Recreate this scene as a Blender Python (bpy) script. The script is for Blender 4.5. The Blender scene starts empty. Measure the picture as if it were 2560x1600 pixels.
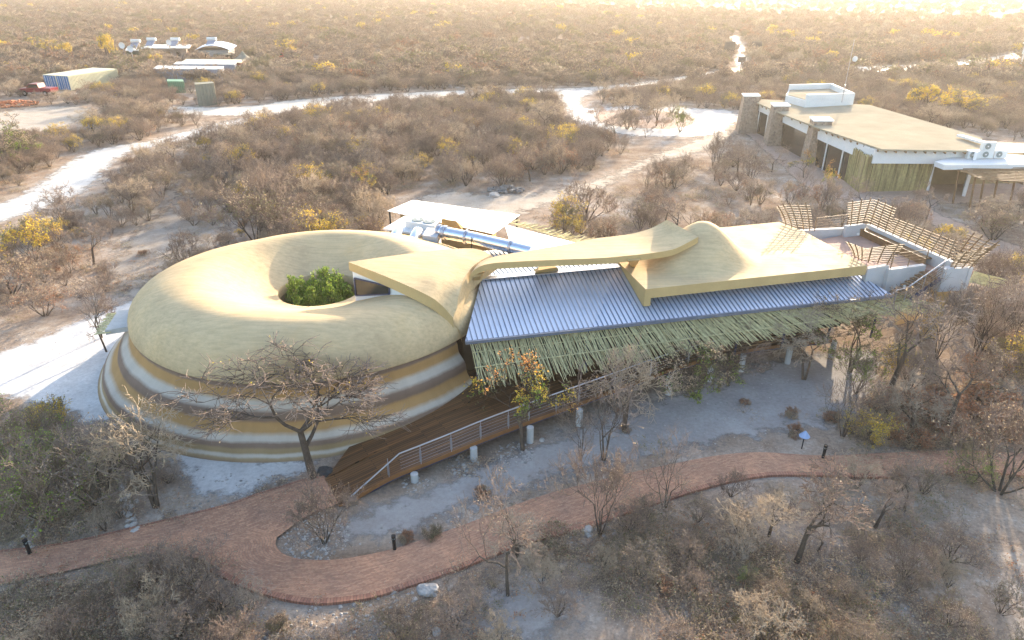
import bpy, math, random
import numpy as np
from mathutils import Vector, Matrix
D = bpy.data
S = bpy.context.scene
C = S.collection
rad = math.radians

# ------------------------------------------------------------ camera
F_PX, PITCH, CAM_H = 1730.0, rad(26.4), 20.0
cd = D.cameras.new('camera'); cam = D.objects.new('camera', cd); C.objects.link(cam)
cam.location = (0, 0, CAM_H); cam.rotation_euler = (math.pi/2-PITCH, 0, 0)
cd.sensor_width = 36; cd.lens = 36*F_PX/2560; cd.clip_start = .1; cd.clip_end = 6000
S.camera = cam

# ------------------------------------------------------------ sky, sun, exposure
SUN_AZ, SUN_EL = rad(26), rad(15)       # azimuth to the right of the view, elevation
w = D.worlds.new('World'); S.world = w; w.use_nodes = True
nt = w.node_tree; nt.nodes.clear()
sky = nt.nodes.new('ShaderNodeTexSky'); sky.sky_type = 'NISHITA'; sky.sun_disc = False
sky.sun_elevation = SUN_EL; sky.sun_rotation = SUN_AZ; sky.dust_density = 2.0; sky.air_density = 1.0; sky.ozone_density = 1.0
bg = nt.nodes.new('ShaderNodeBackground'); bg.inputs[1].default_value = .15
wo = nt.nodes.new('ShaderNodeOutputWorld')
nt.links.new(sky.outputs[0], bg.inputs[0]); nt.links.new(bg.outputs[0], wo.inputs[0])
sl = D.lights.new('sun', 'SUN'); sl.energy = 3.5; sl.angle = rad(.6); sl.color = (1, .83, .62)
sun = D.objects.new('sun', sl); C.objects.link(sun)
sd = Vector((math.sin(SUN_AZ)*math.cos(SUN_EL), math.cos(SUN_AZ)*math.cos(SUN_EL), math.sin(SUN_EL)))
sun.rotation_euler = sd.to_track_quat('Z', 'Y').to_euler()
sun.location = (60, 120, 60)
S.view_settings.view_transform = 'Standard'; S.view_settings.look = 'None'
S.view_settings.exposure = 2.08; S.view_settings.gamma = 1
cy = S.cycles
cy.use_denoising = True
try: cy.denoiser = 'OPENIMAGEDENOISE'
except Exception: pass
cy.max_bounces = 5; cy.diffuse_bounces = 3; cy.glossy_bounces = 2; cy.transparent_max_bounces = 12; cy.volume_bounces = 0
cy.transmission_bounces = 2; cy.caustics_reflective = False; cy.caustics_refractive = False
cy.sample_clamp_indirect = 4

# ------------------------------------------------------------ helpers
_c, _s = math.cos(PITCH), math.sin(PITCH)
def P(px, py, z=0.0):
    "world point at height z that the survey photo shows at (px, py)"
    x = (px-1280)/F_PX; y = -(py-800)/F_PX
    t = (CAM_H-z)/(_s-y*_c)
    return Vector((x*t, (_c+y*_s)*t, z))
def Q(X, Y, Z=0.0):
    u = CAM_H-Z; dep = Y*_c+u*_s
    return 1280+F_PX*X/dep, 800-F_PX*(Y*_s-u*_c)/dep
def height_at(px, py, top_py):
    b = P(px, py); v = -(top_py-800)/F_PX
    u = (b.y*_s-v*b.y*_c)/(_c+v*_s)
    return CAM_H-u
def lerp(a, b, t): return a+(b-a)*t
def catmull(pts, n):
    pts = [Vector(p) for p in pts]
    if len(pts) == 2: return [pts[0].lerp(pts[1], i/n) for i in range(n+1)]
    L = [0]
    for a, b in zip(pts, pts[1:]): L.append(L[-1]+(b-a).length)
    out = []
    for i in range(n+1):
        t = L[-1]*i/n; k = 0
        while k < len(pts)-2 and L[k+1] < t: k += 1
        u = (t-L[k])/max(1e-9, L[k+1]-L[k])
        p1, p2 = pts[k], pts[k+1]; p0 = pts[k-1] if k else p1*2-p2
        p3 = pts[k+2] if k+2 < len(pts) else p2*2-p1
        out.append(.5*((2*p1)+(p2-p0)*u+(2*p0-5*p1+4*p2-p3)*u*u+(3*p1-p0-3*p2+p3)*u*u*u))
    return out

# --- materials
def nodes(name):
    m = D.materials.new(name); m.use_nodes = True
    n = m.node_tree; b = n.nodes['Principled BSDF']
    return m, n, b
def N(n, kind, **kw):
    o = n.nodes.new(kind)
    for k, v in kw.items():
        if isinstance(k, str) and hasattr(o, k): setattr(o, k, v)
    return o
def noise(n, scale, detail=4, vec=None, rough=.6):
    o = n.nodes.new('ShaderNodeTexNoise'); o.inputs['Scale'].default_value = scale
    o.inputs['Detail'].default_value = detail; o.inputs['Roughness'].default_value = rough
    if vec is None:
        tc = n.nodes.new('ShaderNodeTexCoord'); vec = tc.outputs['Object']
    n.links.new(vec, o.inputs['Vector']); return o
def ramp(n, fac, stops, interp='LINEAR'):
    r = n.nodes.new('ShaderNodeValToRGB'); r.color_ramp.interpolation = interp
    e = r.color_ramp.elements
    while len(e) < len(stops): e.new(.5)
    for el, (p, c) in zip(e, stops):
        el.position = p; el.color = (*c, 1) if not isinstance(c, (int, float)) else (c, c, c, 1)
    n.links.new(fac, r.inputs[0]); return r
def mixc(n, fac, a, b, mode='MIX'):
    m = n.nodes.new('ShaderNodeMix'); m.data_type = 'RGBA'; m.blend_type = mode
    for s, v in ((m.inputs[0], fac), (m.inputs[6], a), (m.inputs[7], b)):
        if isinstance(v, bpy.types.NodeSocket): n.links.new(v, s)
        elif isinstance(v, (int, float)): s.default_value = v
        else: s.default_value = (*v, 1)
    return m.outputs[2]
def mathn(n, op, a, b=0.0, clamp=False):
    m = n.nodes.new('ShaderNodeMath'); m.operation = op; m.use_clamp = clamp
    for s, v in ((m.inputs[0], a), (m.inputs[1], b)):
        if isinstance(v, bpy.types.NodeSocket): n.links.new(v, s)
        else: s.default_value = v
    return m.outputs[0]
def bump(n, b, h, strength, dist=.02):
    o = n.nodes.new('ShaderNodeBump'); o.inputs['Strength'].default_value = strength
    o.inputs['Distance'].default_value = dist
    n.links.new(h, o.inputs['Height']); n.links.new(o.outputs[0], b.inputs['Normal'])
def paint(name, col, rough=.7, metal=0, var=.12, scale=1.2, bmp=.0, bs=25, spec=.15, fine=.06):
    m, n, b = nodes(name)
    f1 = noise(n, scale, 5); f2 = noise(n, scale*14, 3)
    lo = tuple(c*(1-var) for c in col); hi = tuple(min(1, c*(1+var)) for c in col)
    r = ramp(n, f1.outputs[0], [(.3, lo), (.7, hi)])
    k = ramp(n, f2.outputs[0], [(.3, 1-fine), (.7, 1+0.0)])
    n.links.new(mixc(n, 1.0, r.outputs[0], k.outputs[0], 'MULTIPLY'), b.inputs['Base Color'])
    b.inputs['Roughness'].default_value = rough; b.inputs['Metallic'].default_value = metal
    b.inputs['Specular IOR Level'].default_value = spec
    if bmp: bump(n, b, noise(n, bs, 4).outputs[0], bmp, .02)
    return m

# --- meshes
class MB:
    def __init__(s): s.v = []; s.f = []; s.mi = []; s.uv = {}; s.smooth = False
    def quad(s, a, b, c, d, mi=0):
        k = len(s.v); s.v += [tuple(a), tuple(b), tuple(c), tuple(d)]; s.f.append((k, k+1, k+2, k+3)); s.mi.append(mi)
    def poly(s, pts, mi=0):
        k = len(s.v); s.v += [tuple(p) for p in pts]; s.f.append(tuple(range(k, k+len(pts)))); s.mi.append(mi)
    def hexa(s, lo, hi, mi=0):
        "solid between two polygons (lists of points, same count), lo below hi"
        n = len(lo); k = len(s.v); s.v += [tuple(p) for p in lo]+[tuple(p) for p in hi]
        s.f.append(tuple(range(k+n-1, k-1, -1))); s.f.append(tuple(range(k+n, k+2*n)))
        for i in range(n):
            j = (i+1) % n; s.f.append((k+i, k+j, k+n+j, k+n+i))
        s.mi += [mi]*(n+2)
    def slab(s, pts, t, mi=0):
        "solid with top polygon pts and thickness t"
        s.hexa([Vector(p)-Vector((0, 0, t)) for p in pts], pts, mi)
    def box(s, c, d, ax=None, mi=0):
        "box centred at c, sizes d, axes ax (angle about z, or matrix)"
        M = Matrix.Rotation(ax or 0, 3, 'Z') if not isinstance(ax, Matrix) else ax
        c = Vector(c); h = [x/2 for x in d]
        lo = [c+M@Vector((x*h[0], y*h[1], -h[2])) for x, y in ((-1, -1), (1, -1), (1, 1), (-1, 1))]
        hi = [c+M@Vector((x*h[0], y*h[1], h[2])) for x, y in ((-1, -1), (1, -1), (1, 1), (-1, 1))]
        s.hexa(lo, hi, mi)
    def tube(s, pts, r, n=8, mi=0, cap=True):
        pts = [Vector(p) for p in pts]; rs = r if isinstance(r, (list, tuple)) else [r]*len(pts)
        k = len(s.v); m = len(pts)
        up = Vector((0, 0, 1))
        for i, p in enumerate(pts):
            t = (pts[min(i+1, m-1)]-pts[max(i-1, 0)]).normalized()
            a = t.cross(up)
            if a.length < .05: a = t.cross(Vector((1, 0, 0)))
            a.normalize(); b = t.cross(a)
            for j in range(n):
                q = 2*math.pi*j/n
                s.v.append(tuple(p+(a*math.cos(q)+b*math.sin(q))*rs[i]))
        for i in range(m-1):
            for j in range(n):
                l = (j+1) % n
                s.f.append((k+i*n+j, k+(i+1)*n+j, k+(i+1)*n+l, k+i*n+l)); s.mi.append(mi)
        if cap:
            s.f.append(tuple(k+j for j in range(n))); s.mi.append(mi)
            s.f.append(tuple(k+(m-1)*n+j for j in range(n-1, -1, -1))); s.mi.append(mi)
    def bar(s, a, b, w_, h_, mi=0):
        "rectangular bar from a to b, w_ wide (horizontal), h_ high"
        a, b = Vector(a), Vector(b); t = (b-a).normalized(); u = t.cross(Vector((0, 0, 1)))
        if u.length < .02: u = Vector((1, 0, 0))
        u.normalize(); v = u.cross(t); u *= w_/2; v *= h_/2
        lo = [a-u-v, a+u-v, b+u-v, b-u-v]; hi = [a-u+v, a+u+v, b+u+v, b-u+v]
        s.hexa(lo, hi, mi)
    def grid(s, rows, mi=0, close=False, flip=False):
        "rows of points -> quads"
        k = len(s.v); n = len(rows[0])
        for r in rows: s.v += [tuple(p) for p in r]
        for i in range(len(rows)-1):
            for j in range(n-1 if not close else n):
                l = (j+1) % n
                q = (k+i*n+j, k+i*n+l, k+(i+1)*n+l, k+(i+1)*n+j)
                s.f.append(q[::-1] if flip else q); s.mi.append(mi)
    def build(s, name, mats, parent=None, smooth=False, uvs=None):
        me = D.meshes.new(name); me.from_pydata(s.v, [], s.f)
        if not isinstance(mats, (list, tuple)): mats = [mats]
        for m in mats: me.materials.append(m)
        if len(mats) > 1: me.polygons.foreach_set('material_index', s.mi)
        if uvs is not None:
            ul = me.uv_layers.new(name='UVMap')
            arr = np.array(uvs, dtype=np.float32)
            li = np.empty(len(me.loops), dtype=np.int32); me.loops.foreach_get('vertex_index', li)
            ul.data.foreach_set('uv', arr[li].ravel())
        if smooth is True: me.polygons.foreach_set('use_smooth', [True]*len(me.polygons))
        me.validate(); me.update()
        if smooth == 'angle': me.set_sharp_from_angle(angle=rad(35)); me.polygons.foreach_set('use_smooth', [True]*len(me.polygons))
        o = D.objects.new(name, me); C.objects.link(o)
        if parent is not None: o.parent = parent; o.matrix_parent_inverse = Matrix.Translation(-parent.location) if not parent.parent else Matrix.Identity(4)
        return o
def thing(name, label, cat, loc=(0, 0, 0), group=None):
    o = D.objects.new(name, None); C.objects.link(o); o.location = loc; o.empty_display_size = .3
    o['label'] = label; o['category'] = cat
    if group: o['group'] = group
    return o
def tag(o, label, cat, group=None):
    o['label'] = label; o['category'] = cat
    if group: o['group'] = group
    return o
def struct(o, kind='structure'): o['kind'] = kind; return o
def sub(mb, name, mats, parent, **k):
    "a sub-part: parent is itself a part at identity"
    o = mb.build(name, mats, None, **k); o.parent = parent; return o

# ------------------------------------------------------------ materials
M = {}
M['stucco'] = paint('golden_stucco', (.61, .46, .272), .8, var=.08, scale=.5, bmp=.25, bs=9, spec=.03, fine=.06)
# brushed streaks along the hand-floated plaster
def stucco_streaks(m):
    n = m.node_tree; b = n.nodes['Principled BSDF']
    tc = n.nodes.new('ShaderNodeTexCoord'); mp = n.nodes.new('ShaderNodeMapping'); mp.inputs['Scale'].default_value = (.45, 7, 7)
    mp.inputs['Rotation'].default_value = (0, 0, -.1)
    n.links.new(tc.outputs['Object'], mp.inputs[0]); z = noise(n, 1.0, 6, mp.outputs[0])
    k = ramp(n, z.outputs[0], [(.35, .84), (.6, 1.0)])
    st_ = ramp(n, noise(n, .35, 7, tc.outputs['Object'], .75).outputs[0], [(.36, (.88, .88, .90)), (.52, (1, 1, 1)), (.68, (1.04, 1.0, .94))])
    src = b.inputs['Base Color'].links[0].from_socket
    n.links.new(mixc(n, 1.0, mixc(n, 1.0, src, st_.outputs[0], 'MULTIPLY'), k.outputs[0], 'MULTIPLY'), b.inputs['Base Color'])
    zb = n.nodes.new('ShaderNodeBump'); zb.inputs['Strength'].default_value = .45; zb.inputs['Distance'].default_value = .03
    n.links.new(z.outputs[0], zb.inputs['Height']); n.links.new(zb.outputs[0], b.inputs['Normal'])
    r = ramp(n, noise(n, .8, 3).outputs[0], [(.3, .62), (.7, .8)]); n.links.new(r.outputs[0], b.inputs['Roughness'])
stucco_streaks(M['stucco'])
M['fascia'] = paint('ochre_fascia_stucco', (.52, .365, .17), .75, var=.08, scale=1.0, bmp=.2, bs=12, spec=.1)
M['white'] = paint('white_plaster', (.70, .69, .68), .75, var=.05, scale=.8, bmp=.1)
M['grey'] = paint('grey_render', (.46, .46, .47), .8, var=.08, scale=.9, bmp=.15)
M['dark'] = paint('painted_deep_shade', (.035, .028, .022), .8, var=.2)  # near-black colour stands in for deep shade
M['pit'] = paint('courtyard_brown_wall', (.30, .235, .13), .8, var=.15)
m, n, b = nodes('dark_glass'); b.inputs['Base Color'].default_value = (.015, .02, .02, 1); b.inputs['Roughness'].default_value = .12; M['glass'] = m
M['wood'] = paint('oiled_slat_timber', (.20, .115, .058), .55, var=.25, scale=3)
M['slat'] = paint('weathered_slat_timber', (.215, .135, .075), .6, var=.2, scale=3)
M['steel'] = paint('brushed_steel', (.44, .44, .48), .38, metal=.9, var=.05)
M['galv'] = paint('galvanised_duct', (.72, .74, .80), .22, metal=1, var=.05, scale=3)
M['blue_steel'] = paint('dark_blue_beam', (.055, .06, .11), .5, var=.1)
M['concrete'] = paint('pile_concrete', (.47, .47, .46), .85, var=.1, scale=3, bmp=.2)
M['pole'] = paint('grey_green_pole', (.52, .465, .26), .8, var=.3, scale=7)
M['black'] = paint('black_metal', (.02, .02, .022), .5, var=.1)
M['rock'] = paint('pale_rock', (.42, .39, .36), .9, var=.25, scale=4, bmp=.6, bs=14)
M['rockd'] = paint('grey_rock', (.24, .225, .21), .9, var=.3, scale=4, bmp=.6, bs=14)
M['acwhite'] = paint('ac_casing_white', (.68, .68, .66), .45, var=.05)
M['fan'] = paint('fan_grille_grey', (.22, .25, .24), .5)

def corrugated(name, col, rough, metal, rot=0, pitch=.2, amp=.5, line=.6):
    m, n, b = nodes(name)
    f = noise(n, 1.3, 4); r = ramp(n, f.outputs[0], [(.3, tuple(c*.9 for c in col)), (.7, col)])
    n.links.new(r.outputs[0], b.inputs['Base Color'])
    b.inputs['Roughness'].default_value = rough; b.inputs['Metallic'].default_value = metal
    return m
M['roofmetal'] = corrugated('blue_grey_sheet_metal', (.58, .64, .76), .45, .5)
M['roofrear'] = corrugated('zinc_sheet_metal', (.72, .72, .72), .36, .75)
M['seam'] = paint('roof_seam_metal', (.14, .19, .28), .5, metal=.6)

# striped wave wall
m, n, b = nodes('striped_earth_plaster'); M['stripes'] = m
uv = n.nodes.new('ShaderNodeUVMap'); sp = n.nodes.new('ShaderNodeSeparateXYZ'); n.links.new(uv.outputs[0], sp.inputs[0])
tcx = n.nodes.new('ShaderNodeTexCoord')
nz = noise(n, .55, 5, tcx.outputs['Object']); nzf = noise(n, 6, 4, tcx.outputs['Object'])
v = mathn(n, 'ADD', sp.outputs[1], mathn(n, 'MULTIPLY', mathn(n, 'SUBTRACT', nz.outputs[0], .5), .06))
v = mathn(n, 'ADD', v, mathn(n, 'MULTIPLY', mathn(n, 'SUBTRACT', nzf.outputs[0], .5), .015))
OC, WH, BR, OL = (.45, .262, .11), (.54, .465, .385), (.235, .16, .12), (.36, .255, .14)
r = ramp(n, v, [(0, BR), (.08, BR), (.11, OC), (.22, OC), (.275, WH), (.335, WH), (.38, BR), (.48, BR), (.53, OC), (.625, OC),
                (.675, WH), (.71, WH), (.745, BR), (.78, BR), (.82, OL), (.87, OL), (.90, WH), (.925, WH), (.95, OL), (1, BR)])
mp = n.nodes.new('ShaderNodeMapping'); mp.inputs['Scale'].default_value = (60, 1.2, 1); n.links.new(uv.outputs[0], mp.inputs[0])
st = noise(n, 1, 5, mp.outputs[0]); k = ramp(n, st.outputs[0], [(.32, .82), (.6, 1.0)])
n.links.new(mixc(n, .8, r.outputs[0], k.outputs[0], 'MULTIPLY'), b.inputs['Base Color'])
b.inputs['Specular IOR Level'].default_value = .1; b.inputs['Roughness'].default_value = .8; bump(n, b, nzf.outputs[0], .3, .02)

# timber deck planks (run along the boardwalk)
m, n, b = nodes('deck_planks'); M['deck'] = m
tc = n.nodes.new('ShaderNodeTexCoord'); mp = n.nodes.new('ShaderNodeMapping'); mp.inputs['Rotation'].default_value = (0, 0, rad(-30))
n.links.new(tc.outputs['Object'], mp.inputs[0])
bt = n.nodes.new('ShaderNodeTexBrick'); n.links.new(mp.outputs[0], bt.inputs[0])
bt.inputs['Scale'].default_value = 1; bt.inputs['Brick Width'].default_value = 2.7; bt.inputs['Row Height'].default_value = .14
bt.inputs['Mortar Size'].default_value = .012; bt.inputs['Color1'].default_value = (.21, .10, .042, 1); bt.inputs['Color2'].default_value = (.085, .043, .022, 1)
bt.inputs['Mortar'].default_value = (.012, .008, .006, 1); bt.offset = .37
mp2 = n.nodes.new('ShaderNodeMapping'); mp2.inputs['Scale'].default_value = (.5, 9, 1); n.links.new(mp.outputs[0], mp2.inputs[0])
g = noise(n, 1.5, 5, mp2.outputs[0]); k = ramp(n, g.outputs[0], [(.3, .55), (.7, 1.25)])
n.links.new(mixc(n, .9, bt.outputs[0], k.outputs[0], 'MULTIPLY'), b.inputs['Base Color'])
b.inputs['Roughness'].default_value = .36

# ground: grey-white calcrete dust, brown litter, small stones
m, n, b = nodes('dry_bush_ground'); M['ground'] = m
tc = n.nodes.new('ShaderNodeTexCoord'); V = tc.outputs['Object']
big = noise(n, .045, 5, V); mid = noise(n, .42, 6, V, .65); fin = noise(n, 6, 5, V, .7)
base = ramp(n, mid.outputs[0], [(.33, (.25, .195, .155)), (.5, (.35, .295, .25)), (.66, (.46, .425, .385))])
far = ramp(n, big.outputs[0], [(.4, (.8, .72, .64)), (.62, (1.08, 1.04, 1.0))])
c1 = mixc(n, 1.0, base.outputs[0], far.outputs[0], 'MULTIPLY')
vo = n.nodes.new('ShaderNodeTexVoronoi'); vo.inputs['Scale'].default_value = 7; n.links.new(V, vo.inputs[0])
stn = ramp(n, vo.outputs['Distance'], [(.0, 1), (.13, 1), (.2, 0)])
dens = ramp(n, noise(n, .3, 3, V).outputs[0], [(.42, 0), (.6, .8)])
c2 = mixc(n, mathn(n, 'MULTIPLY', stn.outputs[0], dens.outputs[0]), c1, (.50, .47, .43))
fk = ramp(n, fin.outputs[0], [(.3, .62), (.65, 1.15)])
n.links.new(mixc(n, .9, c2, fk.outputs[0], 'MULTIPLY'), b.inputs['Base Color'])
b.inputs['Roughness'].default_value = .95; b.inputs['Specular IOR Level'].default_value = 0
bump(n, b, fin.outputs[0], .6, .05)

def dirt(name, col, soft, rough=.9, col2=None, spec=.02, hole=0.0, nsc=.9):
    "bare surface whose edge frays into the ground: UV.y runs 0..1 across it"
    m, n, b = nodes(name)
    tc = n.nodes.new('ShaderNodeTexCoord'); V = tc.outputs['Object']
    a1 = noise(n, .5, 6, V, .65); a2 = noise(n, 5, 5, V, .7)
    r = ramp(n, a1.outputs[0], [(.3, col2 or tuple(c*.8 for c in col)), (.65, col)])
    k = ramp(n, a2.outputs[0], [(.3, .78), (.6, 1.05)])
    n.links.new(mixc(n, .9, r.outputs[0], k.outputs[0], 'MULTIPLY'), b.inputs['Base Color'])
    b.inputs['Roughness'].default_value = rough; b.inputs['Specular IOR Level'].default_value = spec
    bump(n, b, a2.outputs[0], .4, .04)
    at = n.nodes.new('ShaderNodeAttribute'); at.attribute_name = 'edge'
    e = mathn(n, 'DIVIDE', at.outputs['Fac'], soft)
    nn = noise(n, nsc, 6, V, .7)
    e = mathn(n, 'ADD', e, mathn(n, 'MULTIPLY', mathn(n, 'SUBTRACT', nn.outputs[0], .62), 2.4))
    e2 = ramp(n, e, [(0.0, 0), (.5, 1)])
    n.links.new(e2.outputs[0], b.inputs['Alpha'])
    return m
M['road'] = dirt('white_calcrete_road', (.57, .555, .53), 2.2, .7, (.42, .40, .375), spec=.06)
M['gravel'] = dirt('white_gravel_apron', (.60, .585, .57), 1.3, .9, (.47, .45, .435))
M['track'] = dirt('sandy_bare_track', (.46, .40, .335), 3.0, .9, (.36, .30, .24))
M['bare'] = dirt('grey_bare_soil', (.37, .35, .335), 1.8, .95, (.27, .245, .23))
M['farroad'] = dirt('far_pale_road', (.62, .57, .50), 2.0, .6, (.5, .45, .38), spec=.06)
M['pan'] = dirt('pale_grass_pan', (.42, .36, .26), 60, .9, (.34, .28, .21), nsc=.02)
M['patchy'] = dirt('mottled_bare_soil', (.36, .32, .275), 2.2, .95, (.24, .19, .15), nsc=.5)
M['plaza'] = dirt('pinkish_paved_yard', (.44, .335, .275), .8, .85, (.38, .28, .225))

# brick paving
def brick(name, c1, c2, mort, bw, bh):
    m, n, b = nodes(name)
    uv = n.nodes.new('ShaderNodeUVMap'); bt = n.nodes.new('ShaderNodeTexBrick'); n.links.new(uv.outputs[0], bt.inputs[0])
    bt.inputs['Scale'].default_value = 1; bt.inputs['Brick Width'].default_value = bw; bt.inputs['Row Height'].default_value = bh
    bt.inputs['Mortar Size'].default_value = .007; bt.inputs['Mortar Smooth'].default_value = .2
    bt.inputs['Color1'].default_value = (*c1, 1); bt.inputs['Color2'].default_value = (*c2, 1); bt.inputs['Mortar'].default_value = (*mort, 1)
    tc = n.nodes.new('ShaderNodeTexCoord'); a = noise(n, .7, 5, tc.outputs['Object']); a2 = noise(n, 9, 3, tc.outputs['Object'])
    k = ramp(n, a.outputs[0], [(.3, (.72, .74, .78)), (.65, (1.15, 1.08, 1.0))]); k2 = ramp(n, a2.outputs[0], [(.3, .75), (.7, 1.2)])
    x = mixc(n, .85, bt.outputs[0], k.outputs[0], 'MULTIPLY')
    n.links.new(mixc(n, .7, x, k2.outputs[0], 'MULTIPLY'), b.inputs['Base Color']); b.inputs['Roughness'].default_value = .85
    bump(n, b, bt.outputs['Fac'], -.5, .01)
    return m
M['brick'] = brick('red_clay_pavers', (.50, .275, .17), (.35, .18, .115), (.22, .16, .12), .24, .105)
M['kerb'] = brick('red_clay_edging', (.40, .20, .13), (.27, .125, .085), (.10, .065, .05), .115, .5)

def bark(name, c1, c2, c3):
    m, n, b = nodes(name)
    oi = n.nodes.new('ShaderNodeObjectInfo'); r = ramp(n, oi.outputs['Random'], [(0, c1), (.5, c2), (1, c3)])
    k = ramp(n, noise(n, 5, 3).outputs[0], [(.3, .65), (.7, 1.25)])
    n.links.new(mixc(n, .9, r.outputs[0], k.outputs[0], 'MULTIPLY'), b.inputs['Base Color'])
    b.inputs['Roughness'].default_value = .85; b.inputs['Specular IOR Level'].default_value = .08
    return m
M['twig'] = bark('dry_twigs', (.215, .155, .125), (.285, .21, .165), (.25, .20, .17))
M['twigd'] = bark('dark_bark', (.085, .068, .055), (.12, .09, .07), (.10, .085, .07))
M['twigp'] = bark('pale_twigs', (.42, .33, .235), (.47, .36, .25), (.38, .315, .25))
def leaf(name, stops, trans=.35):
    m, n, b = nodes(name)
    a = noise(n, 2.3, 3); geo = n.nodes.new('ShaderNodeNewGeometry')
    x = mathn(n, 'ADD', mathn(n, 'MULTIPLY', a.outputs[0], .6), mathn(n, 'MULTIPLY', geo.outputs['Random Per Island'], .55))
    r = ramp(n, x, [(.15+.7*i/(len(stops)-1), c) for i, c in enumerate(stops)])
    n.links.new(r.outputs[0], b.inputs['Base Color']); b.inputs['Roughness'].default_value = .6
    tr = n.nodes.new('ShaderNodeBsdfTranslucent'); n.links.new(r.outputs[0], tr.inputs[0])
    mx = n.nodes.new('ShaderNodeMixShader'); mx.inputs[0].default_value = trans
    out = n.nodes['Material Output']; n.links.new(b.outputs[0], mx.inputs[1]); n.links.new(tr.outputs[0], mx.inputs[2]); n.links.new(mx.outputs[0], out.inputs[0])
    return m
M['lyellow'] = leaf('yellow_leaves', [(.46, .38, .05), (.72, .55, .05), (.76, .44, .07)])
M['lorange'] = leaf('orange_leaves', [(.34, .26, .06), (.66, .36, .08), (.68, .25, .09)])
M['lgreen'] = leaf('green_leaves', [(.09, .16, .02), (.19, .29, .035), (.34, .41, .06)])
M['lolive'] = leaf('olive_leaves', [(.12, .125, .05), (.20, .19, .08), (.28, .235, .11)])
M['lred'] = leaf('rusty_leaves', [(.24, .11, .06), (.42, .19, .10), (.40, .25, .14)])
M['ldry'] = leaf('dry_pale_leaves', [(.36, .27, .17), (.46, .35, .23), (.52, .40, .26)])

# ============================================================ the ground and its roads
def flat(name, pts, mat, z, res=None, kind='structure'):
    "bare patch inside a closed outline; attribute 'edge' holds the metres to the outline"
    P2 = [Vector((p[0], p[1])) for p in pts]
    xs = [p.x for p in P2]; ys = [p.y for p in P2]
    n = len(P2)
    st = res or max(.25, (max(xs)-min(xs)+max(ys)-min(ys))/180)
    X = np.arange(min(xs)-st, max(xs)+st*2, st); Y = np.arange(min(ys)-st, max(ys)+st*2, st)
    gx, gy = np.meshgrid(X, Y)
    dist = np.full(gx.shape, 1e9); inside = np.zeros(gx.shape, bool)
    for i in range(n):
        a, b = P2[i], P2[(i+1) % n]; dx, dy = b.x-a.x, b.y-a.y; L = dx*dx+dy*dy+1e-12
        t = np.clip(((gx-a.x)*dx+(gy-a.y)*dy)/L, 0, 1)
        dist = np.minimum(dist, np.hypot(gx-a.x-t*dx, gy-a.y-t*dy))
        if abs(dy) > 1e-12:
            c = ((a.y > gy) != (b.y > gy)) & (gx < dx*(gy-a.y)/dy+a.x); inside ^= c
    sd_ = np.where(inside, dist, -dist)
    keep = sd_ > -st*1.5
    idx = -np.ones(gx.shape, int); vs = []; ed = []
    for (i, j) in zip(*np.nonzero(keep)):
        idx[i, j] = len(vs); vs.append((gx[i, j], gy[i, j], z)); ed.append(max(0., sd_[i, j]))
    fs = []
    for i in range(gx.shape[0]-1):
        for j in range(gx.shape[1]-1):
            q = (idx[i, j], idx[i, j+1], idx[i+1, j+1], idx[i+1, j])
            if min(q) >= 0 and max(sd_[i, j], sd_[i+1, j+1], sd_[i, j+1], sd_[i+1, j]) > 0: fs.append(q)
    me = D.meshes.new(name); me.from_pydata(vs, [], fs); me.materials.append(mat)
    at = me.attributes.new('edge', 'FLOAT', 'POINT'); at.data.foreach_set('value', ed)
    o = D.objects.new(name, me); C.objects.link(o); o['kind'] = kind
    return o
def px(l, z=0): return [P(a, b, z) for a, b in l]

g = MB(); g.grid([[(x, y, 0) for x in np.linspace(-1150, 1150, 24)] for y in np.linspace(-60, 1500, 24)], flip=False)
struct(g.build('ground', M['ground']))

EXCL = []   # pixel-plan outlines that bushes keep clear of (with a chance to keep some)
def patch(name, outline, mat, z, res=None, excl=True, smooth=6):
    w3 = px(outline)
    n = len(w3); pts = []
    for i in range(n):      # rounded outline
        a, b, c_, d = w3[i-1], w3[i], w3[(i+1) % n], w3[(i+2) % n]
        for k in range(smooth):
            u = k/smooth
            pts.append(.5*((2*b)+(c_-a)*u+(2*a-5*b+4*c_-d)*u*u+(3*b-a-3*c_+d)*u*u*u))
    o = flat(name, pts, mat, z, res)
    if excl: EXCL.append([(p.x, p.y) for p in pts])
    return o
# bare soil under the boardwalk and left of the building
patch('bare_soil', [(850,1275),(900,1240),(1040,1195),(1250,1110),(1500,1020),(1750,935),(1950,880),(2150,860),(2240,900),(2230,1000),(2100,1080),(1900,1115),
                    (1780,1145),(1560,1190),(1350,1245),(1150,1320),(1000,1372),(900,1392),(820,1402),(740,1396),(700,1368),(715,1340),(770,1305)], M['bare'], .006, .3, excl=False)
patch('bare_soil', [(250,640),(330,560),(470,480),(560,440),(600,520),(590,600),(520,640),(430,700),(390,740),(300,760),(240,700)], M['patchy'], .006, .4, excl=False)
patch('bare_soil', [(60,560),(200,500),(330,440),(420,430),(470,480),(420,540),(330,600),(200,640),(90,650)], M['patchy'], .010, .4, excl=False)
patch('bare_soil', [(1100,1500),(1300,1400),(1460,1440),(1500,1560),(1400,1650),(1100,1640)], M['bare'], .006, .3, excl=False)
patch('bare_soil', [(2000,1330),(2140,1370),(2300,1460),(2330,1560),(2200,1540),(2060,1450)], M['bare'], .006, .3, excl=False)
patch('bare_soil', [(600,1480),(800,1540),(1000,1530),(1050,1650),(700,1650),(560,1560)], M['bare'], .010, .3, excl=False)
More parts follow.
